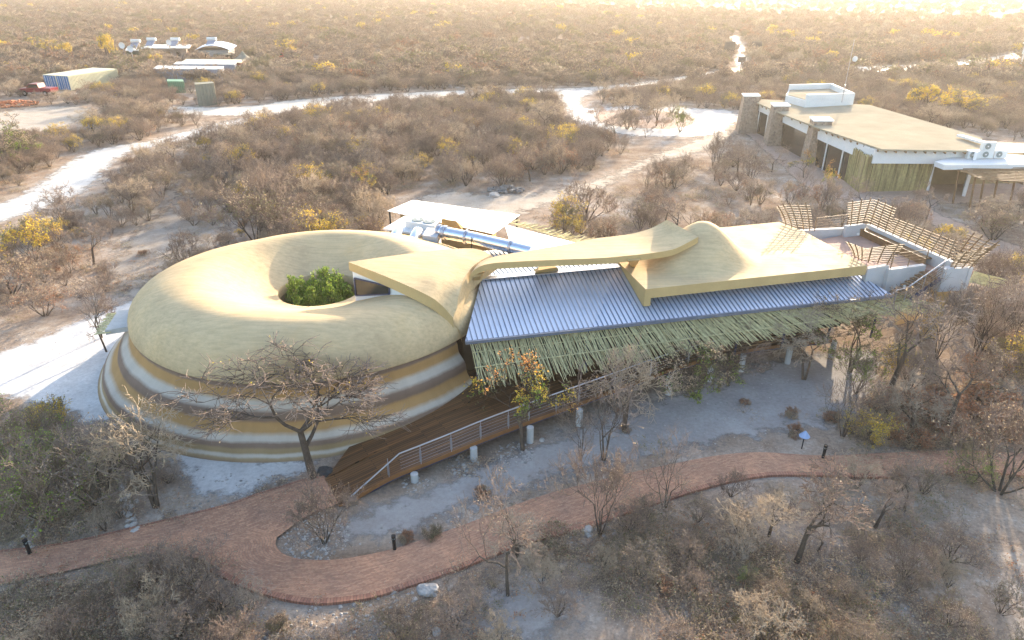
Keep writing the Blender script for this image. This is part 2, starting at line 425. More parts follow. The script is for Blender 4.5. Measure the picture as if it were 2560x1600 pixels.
# white gravel around the round gallery
patch('gravel_apron', [(-160,1010),(-60,900),(60,850),(200,790),(330,740),(400,715),(480,720),(500,800),(420,1000),(640,1120),(800,1130),(815,1195),(760,1202),(650,1238),(560,1268),
                       (480,1262),(430,1200),(380,1120),(290,1080),(200,1075),(90,1030),(0,1010)], M['gravel'], .014, .3)
# white road sweeping in at the left, pale roads behind
patch('road', [(-140,640),(-80,520),(0,500),(60,470),(120,425),(190,385),(280,362),(370,348),(430,333),(510,312),(600,293),(660,275),(700,262),(760,252),(780,262),(720,284),(640,306),
               (560,330),(470,352),(400,368),(330,388),(290,420),(262,455),(230,482),(150,515),(60,545),(-20,575)], M['road'], .020, .5)
patch('side_road', [(-200,300),(-60,285),(40,272),(110,264),(180,262),(240,268),(250,290),(170,320),(60,340),(-60,352),(-200,360)], M['track'], .016, .8)
patch('back_road', [(400,262),(520,266),(640,262),(700,252),(800,243),(900,237),(1000,231),(1120,226),(1300,221),(1420,219),(1500,214),(1600,203),(1700,190),(1780,176),(1840,168),(1890,163),(1900,172),
                    (1820,184),(1740,198),(1640,212),(1560,222),(1480,232),(1440,240),(1400,232),(1250,236),(1100,244),(980,252),(860,262),(760,276),(660,290),(540,292),(420,285)], M['farroad'], .028, .8)
patch('turning_road', [(1385,226),(1440,221),(1490,222),(1500,232),(1475,242),(1468,252),(1480,268),(1560,262),(1660,264),(1760,270),(1820,272),(1858,285),(1850,310),(1815,335),(1760,345),(1660,346),(1570,342),
                       (1480,325),(1420,305),(1405,275),(1390,250)], M['road'], .034, .6, excl=False)
for ol in ([(1385,226),(1440,221),(1490,222),(1480,268),(1475,300),(1560,325),(1480,325),(1420,305),(1405,275)], [(1480,262),(1660,264),(1760,270),(1858,285),(1850,310),(1815,335),(1760,345),(1660,346),(1570,342),
            (1560,328),(1700,325),(1765,310),(1735,288),(1640,277),(1490,275)]):
    EXCL.append([(p.x, p.y) for p in px(ol)])
patch('road_island', [(1492,280),(1560,274),(1640,277),(1710,284),(1745,298),(1730,314),(1680,323),(1600,322),(1530,315),(1488,300)], M['plaza'], .040, .5, excl=False)
patch('gate_road', [(1818,92),(1850,90),(1862,105),(1872,125),(1878,150),(1876,166),(1838,172),(1828,155),(1835,135),(1832,115)], M['road'], .046, .8)
patch('far_road', [(1870,160),(2000,162),(2120,166),(2220,163),(2300,158),(2400,150),(2480,140),(2600,118),(2700,105),(2700,122),(2600,140),(2500,158),(2400,170),(2280,180),(2150,180),(2000,173),(1880,172)], M['farroad'], .028, 1.2)
patch('back_track', [(1822,318),(1860,335),(1830,365),(1760,390),(1680,410),(1600,440),(1540,475),(1480,500),(1400,520),(1330,545),(1220,560),(1020,535),(1000,500),(1060,478),(1150,470),(1260,478),
                     (1350,470),(1430,452),(1500,430),(1580,395),(1660,365),(1740,335)], M['track'], .024, .5)
patch('lodge_yard', [(1830,300),(1870,345),(1930,400),(2010,470),(2100,500),(2220,520),(2290,545),(2360,590),(2440,640),(2600,700),(2620,640),(2480,590),(2420,560),(2350,530),(2380,512),(2620,505),(2700,470),
                     (2700,380),(2300,330),(2100,290),(1900,270)], M['plaza'], .020, .5)
patch('salt_pan', [(1300,28),(1500,20),(1700,24),(1800,34),(1950,36),(2100,52),(2300,62),(2500,58),(2700,62),(2800,20),(2700,2),(2000,-6),(1500,-5),(1350,8)], M['pan'], .06, 6, excl=False)
patch('salt_pan', [(150,-4),(500,-8),(900,2),(1100,6),(900,14),(500,9),(250,6)], M['pan'], .06, 6, excl=False)

# ---- brick footpaths
def strip(name, A, B, n, m_, z, mat, thick=.10, kind='structure'):
    a = catmull(px(A), n); b_ = catmull(px(B), n)
    rows = []; uv = []; u = 0
    for i in range(n+1):
        if i: u += ((a[i]-a[i-1]).length+(b_[i]-b_[i-1]).length)/2
        w_ = (b_[i]-a[i]).length
        rows.append([a[i].lerp(b_[i], j/m_)+Vector((0, 0, z)) for j in range(m_+1)])
        uv += [(u, w_*j/m_) for j in range(m_+1)]
    g = MB(); g.grid(rows, flip=True)
    o = g.build(name, mat, uvs=uv); struct(o, kind)
    return o, a, b_
up1 = [(-160,1412),(-60,1398),(0,1386),(100,1374),(200,1358),(350,1322),(500,1286),(590,1262),(650,1240),(720,1218),(765,1204),(812,1198)]
lo1 = [(-160,1500),(-60,1480),(0,1466),(120,1442),(230,1418),(330,1394),(430,1390),(520,1398),(600,1402),(690,1350),(760,1300),(848,1262)]
o1, a1, b1 = strip('brick_path', up1, lo1, 90, 8, .100, M['brick'])
up2 = [(640,1325),(690,1340),(690,1365),(706,1387),(745,1401),(820,1405),(900,1395),(1000,1372),(1150,1320),(1350,1245),(1560,1190),(1700,1160),(1800,1142),(1900,1135),(2060,1143),(2200,1137),(2400,1130),(2560,1138),(2720,1150)]
lo2 = [(440,1392),(500,1402),(560,1432),(620,1462),(700,1487),(790,1501),(880,1494),(950,1481),(1130,1422),(1300,1356),(1450,1318),(1600,1265),(1780,1210),(1900,1187),(2000,1184),(2180,1190),(2300,1185),(2430,1176),(2560,1186),(2720,1196)]
o2, a2_, b2 = strip('brick_path', up2, lo2, 130, 8, .104, M['brick'])
EXCL.append([(p.x, p.y) for p in a1+b1[::-1]]); EXCL.append([(p.x, p.y) for p in a2_+b2[::-1]])
# soldier-course kerb on the lower edge of the long path
g = MB(); uv = []; rows = []; u = 0
for i, p in enumerate(b2[6:]):
    k = i+6; q0, q1 = b2[max(0, k-1)], b2[min(len(b2)-1, k+1)]
    t = (q1-q0); t.z = 0; t.normalize(); nrm = Vector((t.y, -t.x, 0))
    if k > 6: u += (p-b2[k-1]).length
    rows.append([p+Vector((0, 0, .112)), p+nrm*.22+Vector((0, 0, .112)), p+nrm*.25+Vector((0, 0, -.15))])
    uv += [(u, .02), (u, .24), (u, .46)]
g.grid(rows, flip=True); struct(g.build('path_kerb', M['kerb'], uvs=uv))
g = MB(); uv = []; rows = []; u = 0
for k, p in enumerate(a1):
    q0, q1 = a1[max(0, k-1)], a1[min(len(a1)-1, k+1)]
    t = (q1-q0); t.z = 0; t.normalize(); nrm = Vector((-t.y, t.x, 0))
    if k: u += (p-a1[k-1]).length
    rows.append([p+Vector((0, 0, .108)), p+nrm*.11+Vector((0, 0, .108)), p+nrm*.13+Vector((0, 0, -.05))]); uv += [(u, 0), (u, .11), (u, .2)]
g.grid(rows); struct(g.build('path_kerb', M['kerb'], uvs=uv))

# ============================================================ the museum building
mus = thing('museum_building', 'large golden plaster building of a ring-shaped gallery and long metal-roofed wing', 'building', (0, 0, 0))
LC = Vector((-11.05, 36.95, 0)); LR = 10.2
HC = Vector((-10.75, 35.45, 0)); HR = 2.25
CC = Vector((-11.0, 34.75, 0)); CR = 5.9
def ringpt(th):
    d = Vector((math.cos(th), math.sin(th), 0))
    near = -d.y
    h = HC+d*HR; h.z = 4.35
    wr = max(0, math.cos(th+rad(30)))**3
    c_ = CC+d*(CR+.85*wr); c_.z = 5.93-.22*wr
    l = LC+d*LR; l.z = 3.5
    return d, h, c_, l
NT = 144
rows = []
for i in range(NT):
    th = 2*math.pi*i/NT; d, h, c_, l = ringpt(th)
    r = [h+Vector((0, 0, -.55)), h+Vector((0, 0, -.04)), h+Vector((d.x*.04, d.y*.04, 0))]
    for k in range(1, 15):
        t = k/14; e = t*t*(3-2*t)
        p = h.lerp(c_, t); p.z = lerp(h.z, c_.z, .35*t+.65*e if t < .999 else 1)
        # flatten the crest
        p.z = h.z+(c_.z-h.z)*(math.sin(t*math.pi/2)**1.35*.62+.38*e)
        r.append(p)
    for k in range(1, 15):
        q = k/14*math.pi/2
        near = -d.y; pw = lerp(1.12, 2.0, max(0, min(1, (near+.75)/1.3)))
        sf = k/14; sf = 1-(1-sf)**1.6
        p = c_.lerp(l, sf); p.z = l.z+(c_.z-l.z)*(1-sf**pw)**(1/pw)
        r.append(p)
    r += [l+Vector((-d.x*.02, -d.y*.02, -.06)), l+Vector((-d.x*.5, -d.y*.5, -.10))]
    rows.append(r)
rows.append(rows[0])
g = MB(); g.grid(rows); g.build('ring_roof', M['stucco'], mus, smooth=True)

# striped wave wall under it
A0, A1 = rad(-34.5), rad(-34.5-318)
rows = []; uv = []; NW = 40; NA = 130
for i in range(NA+1):
    th = lerp(A0, A1, i/NA); d = Vector((math.cos(th), math.sin(th), 0)); r = []
    for k in range(NW+1):
        v_ = k/NW
        z = lerp(3.44, -.05, v_)
        rr = 9.86+2.45*v_**1.12+.10*math.sin(2*math.pi*(3.0*v_**.85)-.6)*(.5+.8*v_)-.10*math.exp(-v_*25)
        r.append(LC.lerp(Vector((-11.75, 37.7, 0)), v_)+d*rr+Vector((0, 0, z))); uv.append((i/NA, v_))
    rows.append(r)
g = MB(); g.grid(rows); g.build('striped_wall', M['stripes'], mus, smooth=True, uvs=uv)
# the wall's cut end and the dark recess behind it
g = MB(); e = rows[0]; d = Vector((math.cos(A0), math.sin(A0), 0)); tt = Vector((-d.y, d.x, 0))
g.grid([[p for p in e], [LC+d*9.6+Vector((0, 0, p.z)) for p in e]]); g.build('wall_end', M['fascia'], mus)
# courtyard shaft
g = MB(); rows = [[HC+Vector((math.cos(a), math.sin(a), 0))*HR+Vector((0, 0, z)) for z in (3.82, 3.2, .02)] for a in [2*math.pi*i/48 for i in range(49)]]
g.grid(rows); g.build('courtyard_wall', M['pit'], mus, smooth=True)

# ---- blade roof
Fp = [(871,655,6.9),(974,695,6.6),(1065,736,6.1),(1102,761,5.55),(1133,795,4.75)]
Bp = [(871,655,6.9),(1000,637,6.75),(1127,623,6.5),(1190,622,6.35),(1228,637,6.2)]
Rp = [(1228,637,6.2),(1180,668,6.15),(1150,725,5.75),(1142,771,5.1),(1133,795,4.75)]
FF = catmull([P(*p) for p in Fp], 24); BB = catmull([P(*p) for p in Bp], 24); RR = catmull([P(*p) for p in Rp], 10)
g = MB(); rows = []
for i in range(25):
    a, b_ = FF[i], BB[i]; r = []
    for j in range(11):
        t = j/10; p = a.lerp(b_, t)
        s_ = i/24                          # pull the last rows onto the right edge curve
        e_ = RR[10-j]; chord = FF[24].lerp(BB[24], t)
        p = p+(e_-chord)*(s_**3)
        r.append(p)
    rows.append(r)
g.grid(rows, flip=True)
top = rows
g.grid([[p-Vector((0, 0, .45)) for p in r] for r in rows], flip=False)
g.build('blade_roof', M['stucco'], mus, smooth='angle')
g = MB(); g.grid([[r[0] for r in top], [r[0]-Vector((0, 0, .45+.25*(i/24))) for i, r in enumerate(top)]])
g.grid([[r[-1] for r in top], [r[-1]-Vector((0, 0, .45)) for r in top]], flip=True)
g.build('blade_fascia', M['fascia'], mus)
# clerestory wall under the blade, its window
wl = [p+Vector((.10, .22, 0)) for p in FF]
g = MB(); g.grid([[p-Vector((0, 0, .44)) for p in wl], [Vector((p.x, p.y, 3.9 if p.z > 5 else 3.6)) for p in wl]])
bk = P(872, 655, 6.9); b2_ = bk+Vector((-.05, .05, 0))
g.quad(wl[0]-Vector((0, 0, .44)), wl[0].xyz*1-Vector((0, 0, 3.2)), Vector((wl[0].x+3.0, wl[0].y+2.6, 3.7)), Vector((wl[0].x+3.0, wl[0].y+2.6, 6.2)))
g.build('clerestory_wall', M['white'], mus)
def onwall(x_, py):    # point on the clerestory wall plane seen at x_, py
    a, b_ = wl[1], wl[12]
    for z in np.linspace(3.5, 7, 700):
        p = P(x_, py, z)
        nn = Vector((b_.y-a.y, a.x-b_.x, 0)).normalized()
        if nn.dot(p-a) > 0.03: last = p
        else: break
    else: return P(x_, py, 5.2)
    return p
q = [P(886,694,0), P(974,715,0), P(974,735,0), P(890,739,0)]
def hit(x_, py, off=-.05):
    a, b_ = wl[0], wl[9]; nn = Vector((b_.y-a.y, a.x-b_.x, 0)).normalized(); a = a+nn*abs(off)
    o = Vector((0, 0, CAM_H)); d = P(x_, py, 0)-o; t = nn.dot(a-o)/nn.dot(d); return o+d*t
wq = [hit(*p) for p in ((890,739),(974,735),(974,716),(886,695))]
nn = Vector((wl[9].y-wl[0].y, wl[0].x-wl[9].x, 0)).normalized()
g = MB(); g.hexa([p-nn*.04 for p in wq], wq); wob = g.build('clerestory_window', M['glass'], mus)
g = MB()
for i in range(4): g.bar(wq[i]+nn*.01, wq[(i+1) % 4]+nn*.01, .06, .06)
sub(g, 'window_frame', M['blue_steel'], wob)
# curled right edge of the blade running down to the eaves
outer = [P(*p) for p in [(1243,652,5.9),(1196,688,5.6),(1178,712,5.3),(1160,765,4.75),(1147,812,4.2),(1152,838,3.75)]]
inner = [RR[0], RR[2], RR[4], RR[7], RR[10], P(1136,815,4.15)]
g = MB(); io = catmull(inner, 20); oo = catmull(outer, 20)
g.grid([io, oo]); g.grid([oo, [p+Vector((.05, .12, -.5)) for p in oo]]); g.grid([io, [p+Vector((0, 0, -.9)) for p in io]], flip=True)
g.build('blade_edge', M['stucco'], mus, smooth='angle')

# ---- long curved beam
bf = catmull([P(*p) for p in [(1173,690,5.95),(1192,670,6.3),(1225,659,6.5),(1290,654,6.5),(1400,649,6.5),(1500,645,6.5),(1560,640,6.5),(1618,634,6.52),(1676,625,6.62),(1707,613,6.8),(1746,592,7.1)]], 50)
bb = catmull([P(*p) for p in [(1176,686,6.0),(1200,656,6.3),(1242,640,6.5),(1314,628,6.5),(1406,612,6.5),(1490,596,6.5),(1540,590,6.52),(1585,583,6.62),(1624,572,6.8),(1650,560,7.05),(1667,549,7.4)]], 50)
g = MB()
rows = [[p for p in bf], [p.lerp(q_, .33) for p, q_ in zip(bf, bb)], [p.lerp(q_, .66) for p, q_ in zip(bf, bb)], [q_ for q_ in bb]]
g.grid(rows, flip=False)
g.grid([[p-Vector((0, 0, .36)) for p in r] for r in rows], flip=True)
g.grid([[p-Vector((0, 0, .36)) for p in bb], bb], flip=True)
g.quad(bf[-1], bb[-1], bb[-1]-Vector((0, 0, .36)), bf[-1]-Vector((0, 0, .36)))
bo = g.build('curved_beam', M['stucco'], mus, smooth='angle')
g = MB(); g.grid([[p-Vector((0, 0, .36)) for p in bf], bf], flip=False)
sub(g, 'beam_fascia', M['fascia'], bo, smooth='angle')
# stub walls that carry the beam
g = MB(); p0 = P(1590, 668, 6.0)
g.hexa([P(1578,668,5.31), P(1588,668,5.31), P(1592,655,5.31), P(1574,655,5.31)], [P(1570,652,6.3), P(1600,650,6.3), P(1604,640,6.3), P(1566,640,6.3)])
g.build('beam_prop', M['fascia'], mus)
g = MB(); g.hexa([P(1190,712,4.6), P(1199,710,4.6), P(1203,700,4.6), P(1193,702,4.6)], [P(1182,694,5.9), P(1200,690,5.9), P(1212,678,5.9), P(1190,682,5.9)])
g.build('beam_prop', M['fascia'], mus)

# ---- front metal roof
G0, G1 = P(1163, 852, 3.95), P(2230, 736, 3.95)          # gutter line
R0, R1 = P(1203, 697, 5.15), P(1560, 672, 5.15)          # ridge line (goes on under the slab)
gd = (G1-G0); gl = gd.length; gd.normalize(); nrm = Vector((-gd.y, gd.x, 0))
def roofz(p):     # height on the front slope
    return 3.95+(p-G0).dot(nrm)*((5.15-3.95)/max(.1, (R0-G0).dot(nrm)))
RD = (R0-G0).dot(nrm)
def onroof(s_, t_, dz=0):   # s along gutter (m), t up the slope (0..1)
    return G0+gd*s_+nrm*(RD*t_)+Vector((0, 0, 3.95*0+1.2*t_+dz))
lean = (R0-G0).dot(gd)
Rend = 2.2       # right rake: short slope showing beyond the slab
g = MB()
NX = 120
g.grid([[onroof(lean*t_+(gl-lean*t_-(0 if t_ < .01 else 0))*i/NX-(Rend*t_*i/NX)*.9, t_) for i in range(NX+1)] for t_ in (0, .25, .5, .75, 1)], flip=False)
ro = g.build('metal_roof', M['roofmetal'], mus)
g = MB(); k = 0; sx = .1
while sx < gl+2:
    # ribs follow the fall of the roof, clipped at left and right rakes
    t0 = 0.0; t1 = 1.0
    def okt(t_): return lean*t_ <= sx+.02 and sx <= gl-Rend*.9*t_-.0
    ts = [t_ for t_ in np.linspace(0, 1, 21) if lean*t_ <= sx <= gl-(Rend*.9)*t_]
    if ts:
        a = onroof(sx, ts[0], .018); b_ = onroof(sx, ts[-1], .018); 
        if (b_-a).length > .1: g.bar(a, b_, .045, .045)
    sx += .262
sub(g, 'roof_seams', M['seam'], ro)
# rear slope and ridge cap
g = MB(); depth = 6.4
rr_ = [[R0+gd*x-Vector((0, 0, .0))+nrm*(depth*t_)-Vector((0, 0, .85*t_)) for x in np.linspace(-.6+(-3.2*t_), 13.5, 30)] for t_ in (0, .5, 1)]
g.grid(rr_, flip=False); r2 = g.build('rear_metal_roof', M['roofrear'], mus)
g = MB(); x = -.4
while x < 13.4:
    g.bar(R0+gd*x+nrm*.1+Vector((0, 0, .015)), R0+gd*x+nrm*(depth-.02)-Vector((0, 0, .85-.015)), .05, .05); x += .262
sub(g, 'roof_seams', M['seam'], r2)
g = MB(); g.bar(R0+gd*-.1+Vector((0, 0, .04))-nrm*.12, R0+gd*12+Vector((0, 0, .04))-nrm*.12, .26, .05); g.bar(R0+gd*-.1+Vector((0, 0, .05))+nrm*.12, R0+gd*12+Vector((0, 0, .05))+nrm*.12, .2, .05)
g.build('ridge_cap', M['steel'], mus)
g = MB(); g.bar(G0-nrm*.07-Vector((0, 0, .08)), G1-nrm*.07-Vector((0, 0, .08)), .13, .15); g.bar(G0-nrm*.15-Vector((0, 0, .0)), G1-nrm*.15-Vector((0, 0, .0)), .03, .05)
g.build('gutter', paint('blue_grey_gutter', (.20, .235, .31), .45, metal=.5), mus)
# roof light poking through behind the ridge
g = MB(); g.hexa([P(1328,694,4.9), P(1402,684,4.9), P(1395,672,4.9), P(1330,678,4.9)], [P(1345,676,5.5), P(1392,668,5.5), P(1382,662,5.5), P(1348,666,5.5)])
g.build('roof_light', M['fascia'], mus)

# ---- right hand slab and dome
s0, s1, s2, s3, s4 = P(1614,723,5.3), P(2168,664,5.3), P(2006,576,5.3), P(1947,555,5.3), P(1832,566,5.3)
s5 = s4-(s1-s0).normalized()*9.6
TH = .55
LAT = Vector((0, 0, TH))
dcx, dcy = 10.85, 37.6
def domez(x, y):
    u = (x-dcx); v_ = (y-dcy); c2 = math.cos(.24); s2_ = math.sin(.24); a = u*c2+v_*s2_; b_ = -u*s2_+v_*c2
    r = math.hypot(a/3.9, b_/3.1)
    if r >= 1: return 0
    return 2.25*(.5+.5*math.cos(math.pi*r))**1.15
def inside(pt, poly):
    x, y = pt; c_ = False; n_ = len(poly)
    for i in range(n_):
        a, b_ = poly[i], poly[(i+1) % n_]
        if (a[1] > y) != (b_[1] > y) and x < (b_[0]-a[0])*(y-a[1])/(b_[1]-a[1])+a[0]: c_ = not c_
    return c_
g = MB(); outl = [s0, s1, s2, s3, s4, s5]
g.hexa([p-LAT for p in outl], outl)
sb = g.build('roof_slab', M['stucco'], mus)
g = MB()
def off(p, d_): return p+d_
fr = [s0, s1]
nf = Vector(((s1-s0).y, -(s1-s0).x, 0)).normalized()
g.hexa([s0+nf*.012-LAT-Vector((0, 0, .0)), s1+nf*.012-LAT, s1+nf*.006-LAT, s0+nf*.006-LAT], [s0+nf*.012-Vector((0, 0, .004)), s1+nf*.012-Vector((0, 0, .004)), s1+nf*.006-Vector((0, 0, .004)), s0+nf*.006-Vector((0, 0, .004))])
nl = Vector(((s0-s5).y, -(s0-s5).x, 0)).normalized()
lowl = [s0-Vector((0, 0, .98)), s5-Vector((0, 0, .55))]
g.hexa([s5+nl*.02-Vector((0, 0, .60)), s0+nl*.02-Vector((0, 0, 1.0)), s0-nl*.35-Vector((0, 0, 1.0)), s5-nl*.35-Vector((0, 0, .60))],
       [s5+nl*.02-Vector((0, 0, .005)), s0+nl*.02-Vector((0, 0, .005)), s0-nl*.35-Vector((0, 0, .56)), s5-nl*.35-Vector((0, 0, .56))])
sub(g, 'slab_fascia', M['fascia'], sb)
g = MB(); rows = []
for rr2 in np.linspace(0, 1, 26):
    row = []
    for j in range(73):
        a = 2*math.pi*j/72; u, v_ = 3.9*rr2*math.cos(a), 3.1*rr2*math.sin(a)
        x = dcx+u*math.cos(.24)-v_*math.sin(.24); y = dcy+u*math.sin(.24)+v_*math.cos(.24)
        row.append((x, y, 5.3+.004+2.25*(.5+.5*math.cos(math.pi*rr2))**1.15))
    rows.append(row)
g.grid(rows); g.build('dome', M['stucco'], mus, smooth=True)

# ---- walls of the wing, the shade under the roof painted in near-black
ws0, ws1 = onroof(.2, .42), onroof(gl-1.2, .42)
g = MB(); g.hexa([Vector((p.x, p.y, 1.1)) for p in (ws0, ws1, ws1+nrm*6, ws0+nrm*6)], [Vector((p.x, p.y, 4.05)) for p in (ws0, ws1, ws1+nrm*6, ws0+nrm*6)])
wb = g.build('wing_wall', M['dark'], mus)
for i in range(9):
    a = ws0+gd*(1.0+i*2.5)-nrm*.05; b_ = a+gd*2.1
    g = MB(); g.hexa([Vector((p.x, p.y, 1.3)) for p in (a, b_, b_+nrm*.03, a+nrm*.03)], [Vector((p.x, p.y, 3.7)) for p in (a, b_, b_+nrm*.03, a+nrm*.03)])
    sub(g, 'glazed_door', M['glass'], wb)
for i in range(9):
    a = onroof(.6+i*2.9, .03); g = MB(); g.tube([(a.x, a.y, 1.2), (a.x, a.y, 3.9)], .07)
    g.build('column', M['blue_steel'], mus)

# ---- pole fringe
rng = random.Random(5)
def pole(mb, a, b_, r=.023):
    mid1 = a.lerp(b_, .4)+Vector((rng.uniform(-.05, .05), rng.uniform(-.05, .05), rng.uniform(-.03, .03)))
    mid2 = a.lerp(b_, .75)+Vector((rng.uniform(-.07, .07), rng.uniform(-.07, .07), rng.uniform(-.04, .04)))
    mb.tube([a, mid1, mid2, b_], [r*.85, r, r*.95, r*.8], 5)
rest = MB(); ind = 0
NP = 680
for i in range(NP):
    f = (i+rng.uniform(-.4, .4))/NP; s_ = .25+f*(gl+1.0)
    a = G0+gd*s_+Vector((0, 0, -.16-rng.uniform(0, .12)))+nrm*rng.uniform(0, .4)
    k = min(1, max(0, (f-.12)/.7))
    sl_ = lerp(.30, 1.6, k)+rng.gauss(0, .16); ou = lerp(1.7, .95, k)*rng.uniform(.8, 1.15)
    b_ = a+gd*sl_-nrm*ou+Vector((0, 0, -lerp(1.6, .72, k)*rng.uniform(.8, 1.15)))
    if i % 5 == 1 and ind < 100:
        ind += 1; g = MB(); pole(g, a, b_, .027); g.build('fringe_pole', M['pole'], mus)
    else: pole(rest, a, b_)
# rear fringe and the one at the right end
for i in range(130):
    f = i/130; a = P(lerp(1268, 1560, f), lerp(556, 640, f), 4.3)
    b_ = a+Vector((rng.uniform(.6, 1.3), rng.uniform(1.1, 2.0), -rng.uniform(.2, .7))); pole(rest, a, b_)
for i in range(34):
    f = i/34; a = P(lerp(2436, 2420, f), lerp(678, 706, f), 3.9); b_ = a+Vector((rng.uniform(1.2, 2.2), rng.uniform(-.2, .5), -rng.uniform(.3, .6))); pole(rest, a, b_)
struct(rest.build('fringe_poles', M['pole'], mus), 'stuff')
g = MB(); a, b_ = G0+gd*.3-nrm*.9-Vector((0, 0, 1.05)), G0+gd*(gl+1)-nrm*.6-Vector((0, 0, .7)); g.tube([a, b_], .03, 6)
a, b_ = G0+gd*.3-nrm*.2-Vector((0, 0, .6)), G0+gd*(gl+1)-nrm*.2-Vector((0, 0, .5)); g.tube([a, b_], .03, 6)
g.build('fringe_rail', M['pole'], mus)

# ---- rear plant area
def cor(pts, name, mat, parent, step=.25, t=.05, along=None):
    g = MB(); g.slab(pts, t); o = g.build(name, mat, parent)
    g = MB(); a, b_, c_, d = pts; L = (b_-a).length; k = int(L/step)
    for i in range(1, k):
        g.bar(a.lerp(b_, i/k)+Vector((0, 0, .012)), d.lerp(c_, i/k)+Vector((0, 0, .012)), .06, .035)
    sub(g, 'roof_ribs', mat, o); return o
cor([P(1031,500,3.7), P(1300,537,3.7), P(1234,585,4.0), P(968,527,4.0)], 'service_roof', M['roofrear'], mus)
g = MB(); g.slab([P(1000,530,3.9-.3), P(1230,566,3.8-.3), P(1240,545,3.5), P(1035,515,3.5)], 3.5); g.build('service_wall', M['fascia'], mus)
for q_ in ((974,530),(1035,508),(1292,540)):
    p = P(*q_, 3.6); g = MB(); g.tube([(p.x, p.y, 0), (p.x, p.y, 3.65)], .07); g.build('service_post', M['black'], mus)
g = MB(); g.slab([P(958,571,4.3), P(1080,590,4.3), P(1100,553,4.3), P(1012,539,4.3)], .12); g.build('plant_canopy', M['white'], mus)
g = MB(); a = [P(1013,541,5.1), P(1086,553,5.1), P(1101,539,5.1), P(1033,528,5.1)]; g.slab([p-Vector((0, 0, .35)) for p in a], .75); ac = g.build('air_handler', M['acwhite'], mus)
for t_ in (.3, .7):
    c_ = Vector((0, 0, -.35))+a[0].lerp(a[1], t_).lerp(a[3].lerp(a[2], t_), .5)
    g = MB(); g.tube([c_, c_+Vector((0, 0, .05))], .42, 20); sub(g, 'fan_grille', M['fan'], ac)
    g = MB(); g.tube([c_+Vector((0, 0, .05)), c_+Vector((0, 0, .08))], .13, 12); sub(g, 'fan_hub', M['acwhite'], ac)
g = MB(); g.slab([P(1056,588,5.0), P(1092,594,5.0), P(1102,574,5.0), P(1068,568,5.0)], 1.3); g.build('duct_plenum', M['grey'], mus)
dl = [P(*p) for p in [(1098,578,5.0),(1124,584,5.0),(1187,596,4.95),(1272,616,4.9),(1330,630,4.85)]]
g = MB(); g.tube(dl, .40, 20); du = g.build('round_duct', M['galv'], mus, smooth='angle')
for t_ in (.02, .13, .17, .42, .78):
    i = t_*(len(dl)-1); k = int(i); p = dl[k].lerp(dl[k+1], i-k); d_ = (dl[k+1]-dl[k]).normalized()
    g = MB(); g.tube([p-d_*.07, p+d_*.07], .47, 20); sub(g, 'duct_flange', M['steel'], du)
for q_ in ((990,590,4.6),(1040,590,4.6)):
    p = P(*q_); g = MB(); g.tube([p+Vector((0, .9, 0)), p+Vector((-.1, 0, -.1)), p+Vector((-.3, -1.1, -.8))], .36, 18); g.build('intake_duct', M['galv'], mus, smooth='angle')
for q_ in ((1179,622),(1260,636)):
    p = P(*q_, 4.4); g = MB(); g.bar(p, p+Vector((0, 0, .8)), .05, .05); g.build('duct_prop', M['black'], mus)
g = MB(); g.hexa([P(1104,566,4.1), P(1155,574,4.1), P(1158,566,4.1), P(1110,558,4.1)], [P(1104,548,4.9), P(1140,552,4.9), P(1158,566,4.2), P(1110,546,4.9)]); g.build('hip_wall', M['fascia'], mus)

cor([P(1262,562,4.35), P(1442,608,4.35), P(1530,650,4.75), P(1290,655,4.85), P(1200,605,4.6)][:4], 'rear_wing_roof', M['roofrear'], mus)
# ---- terrace
TZ = 4.6
t_poly = [P(2040,600,TZ), P(2180,682,TZ), P(2310,672,TZ), P(2365,686,TZ), P(2424,682,TZ), P(2415,668,TZ), P(2165,578,TZ)]
g = MB(); g.slab(t_poly, .5); te = g.build('terrace_floor', M['plaza'] if False else paint('terrace_pavers', (.42, .27, .215), .85, var=.12, scale=1.5, bmp=.2), mus)
def wallseg(name, a, b_, z0, z1, th=.28, mat='white', capm=True):
    mat = 'grey'
    g = MB(); a = Vector((a.x, a.y, 0)); b_ = Vector((b_.x, b_.y, 0)); d_ = (b_-a).normalized(); m_ = Vector((-d_.y, d_.x, 0))*th
    g.hexa([p+Vector((0, 0, z0)) for p in (a, b_, b_+m_, a+m_)], [p+Vector((0, 0, z1)) for p in (a, b_, b_+m_, a+m_)])
    return g.build(name, M[mat], mus)
wallseg('parapet', P(2003,577,5.05), P(2118,571,5.05), 4.1, 5.05)
wallseg('parapet', P(2118,566,5.35), P(2165,561,5.35), 4.1, 5.35)
wallseg('parapet', P(2166,560,5.3), P(2378,655,5.3), 4.0, 5.3)
wallseg('parapet', P(2170,672,5.1), P(2224,664,5.1), 2.4, 5.1, mat='grey')
wallseg('parapet', P(2224,675,4.95), P(2316,663,4.95), 2.4, 4.95, mat='grey')
wallseg('parapet', P(2363,674,5.1), P(2434,669,5.1), 3.7, 5.1, .5, 'grey')
wallseg('parapet', P(2434,669,5.1), P(2380,650,5.1), 3.7, 5.09, .3, 'grey')
a, b_ = P(2170,740,2.6), P(2320,722,2.6)
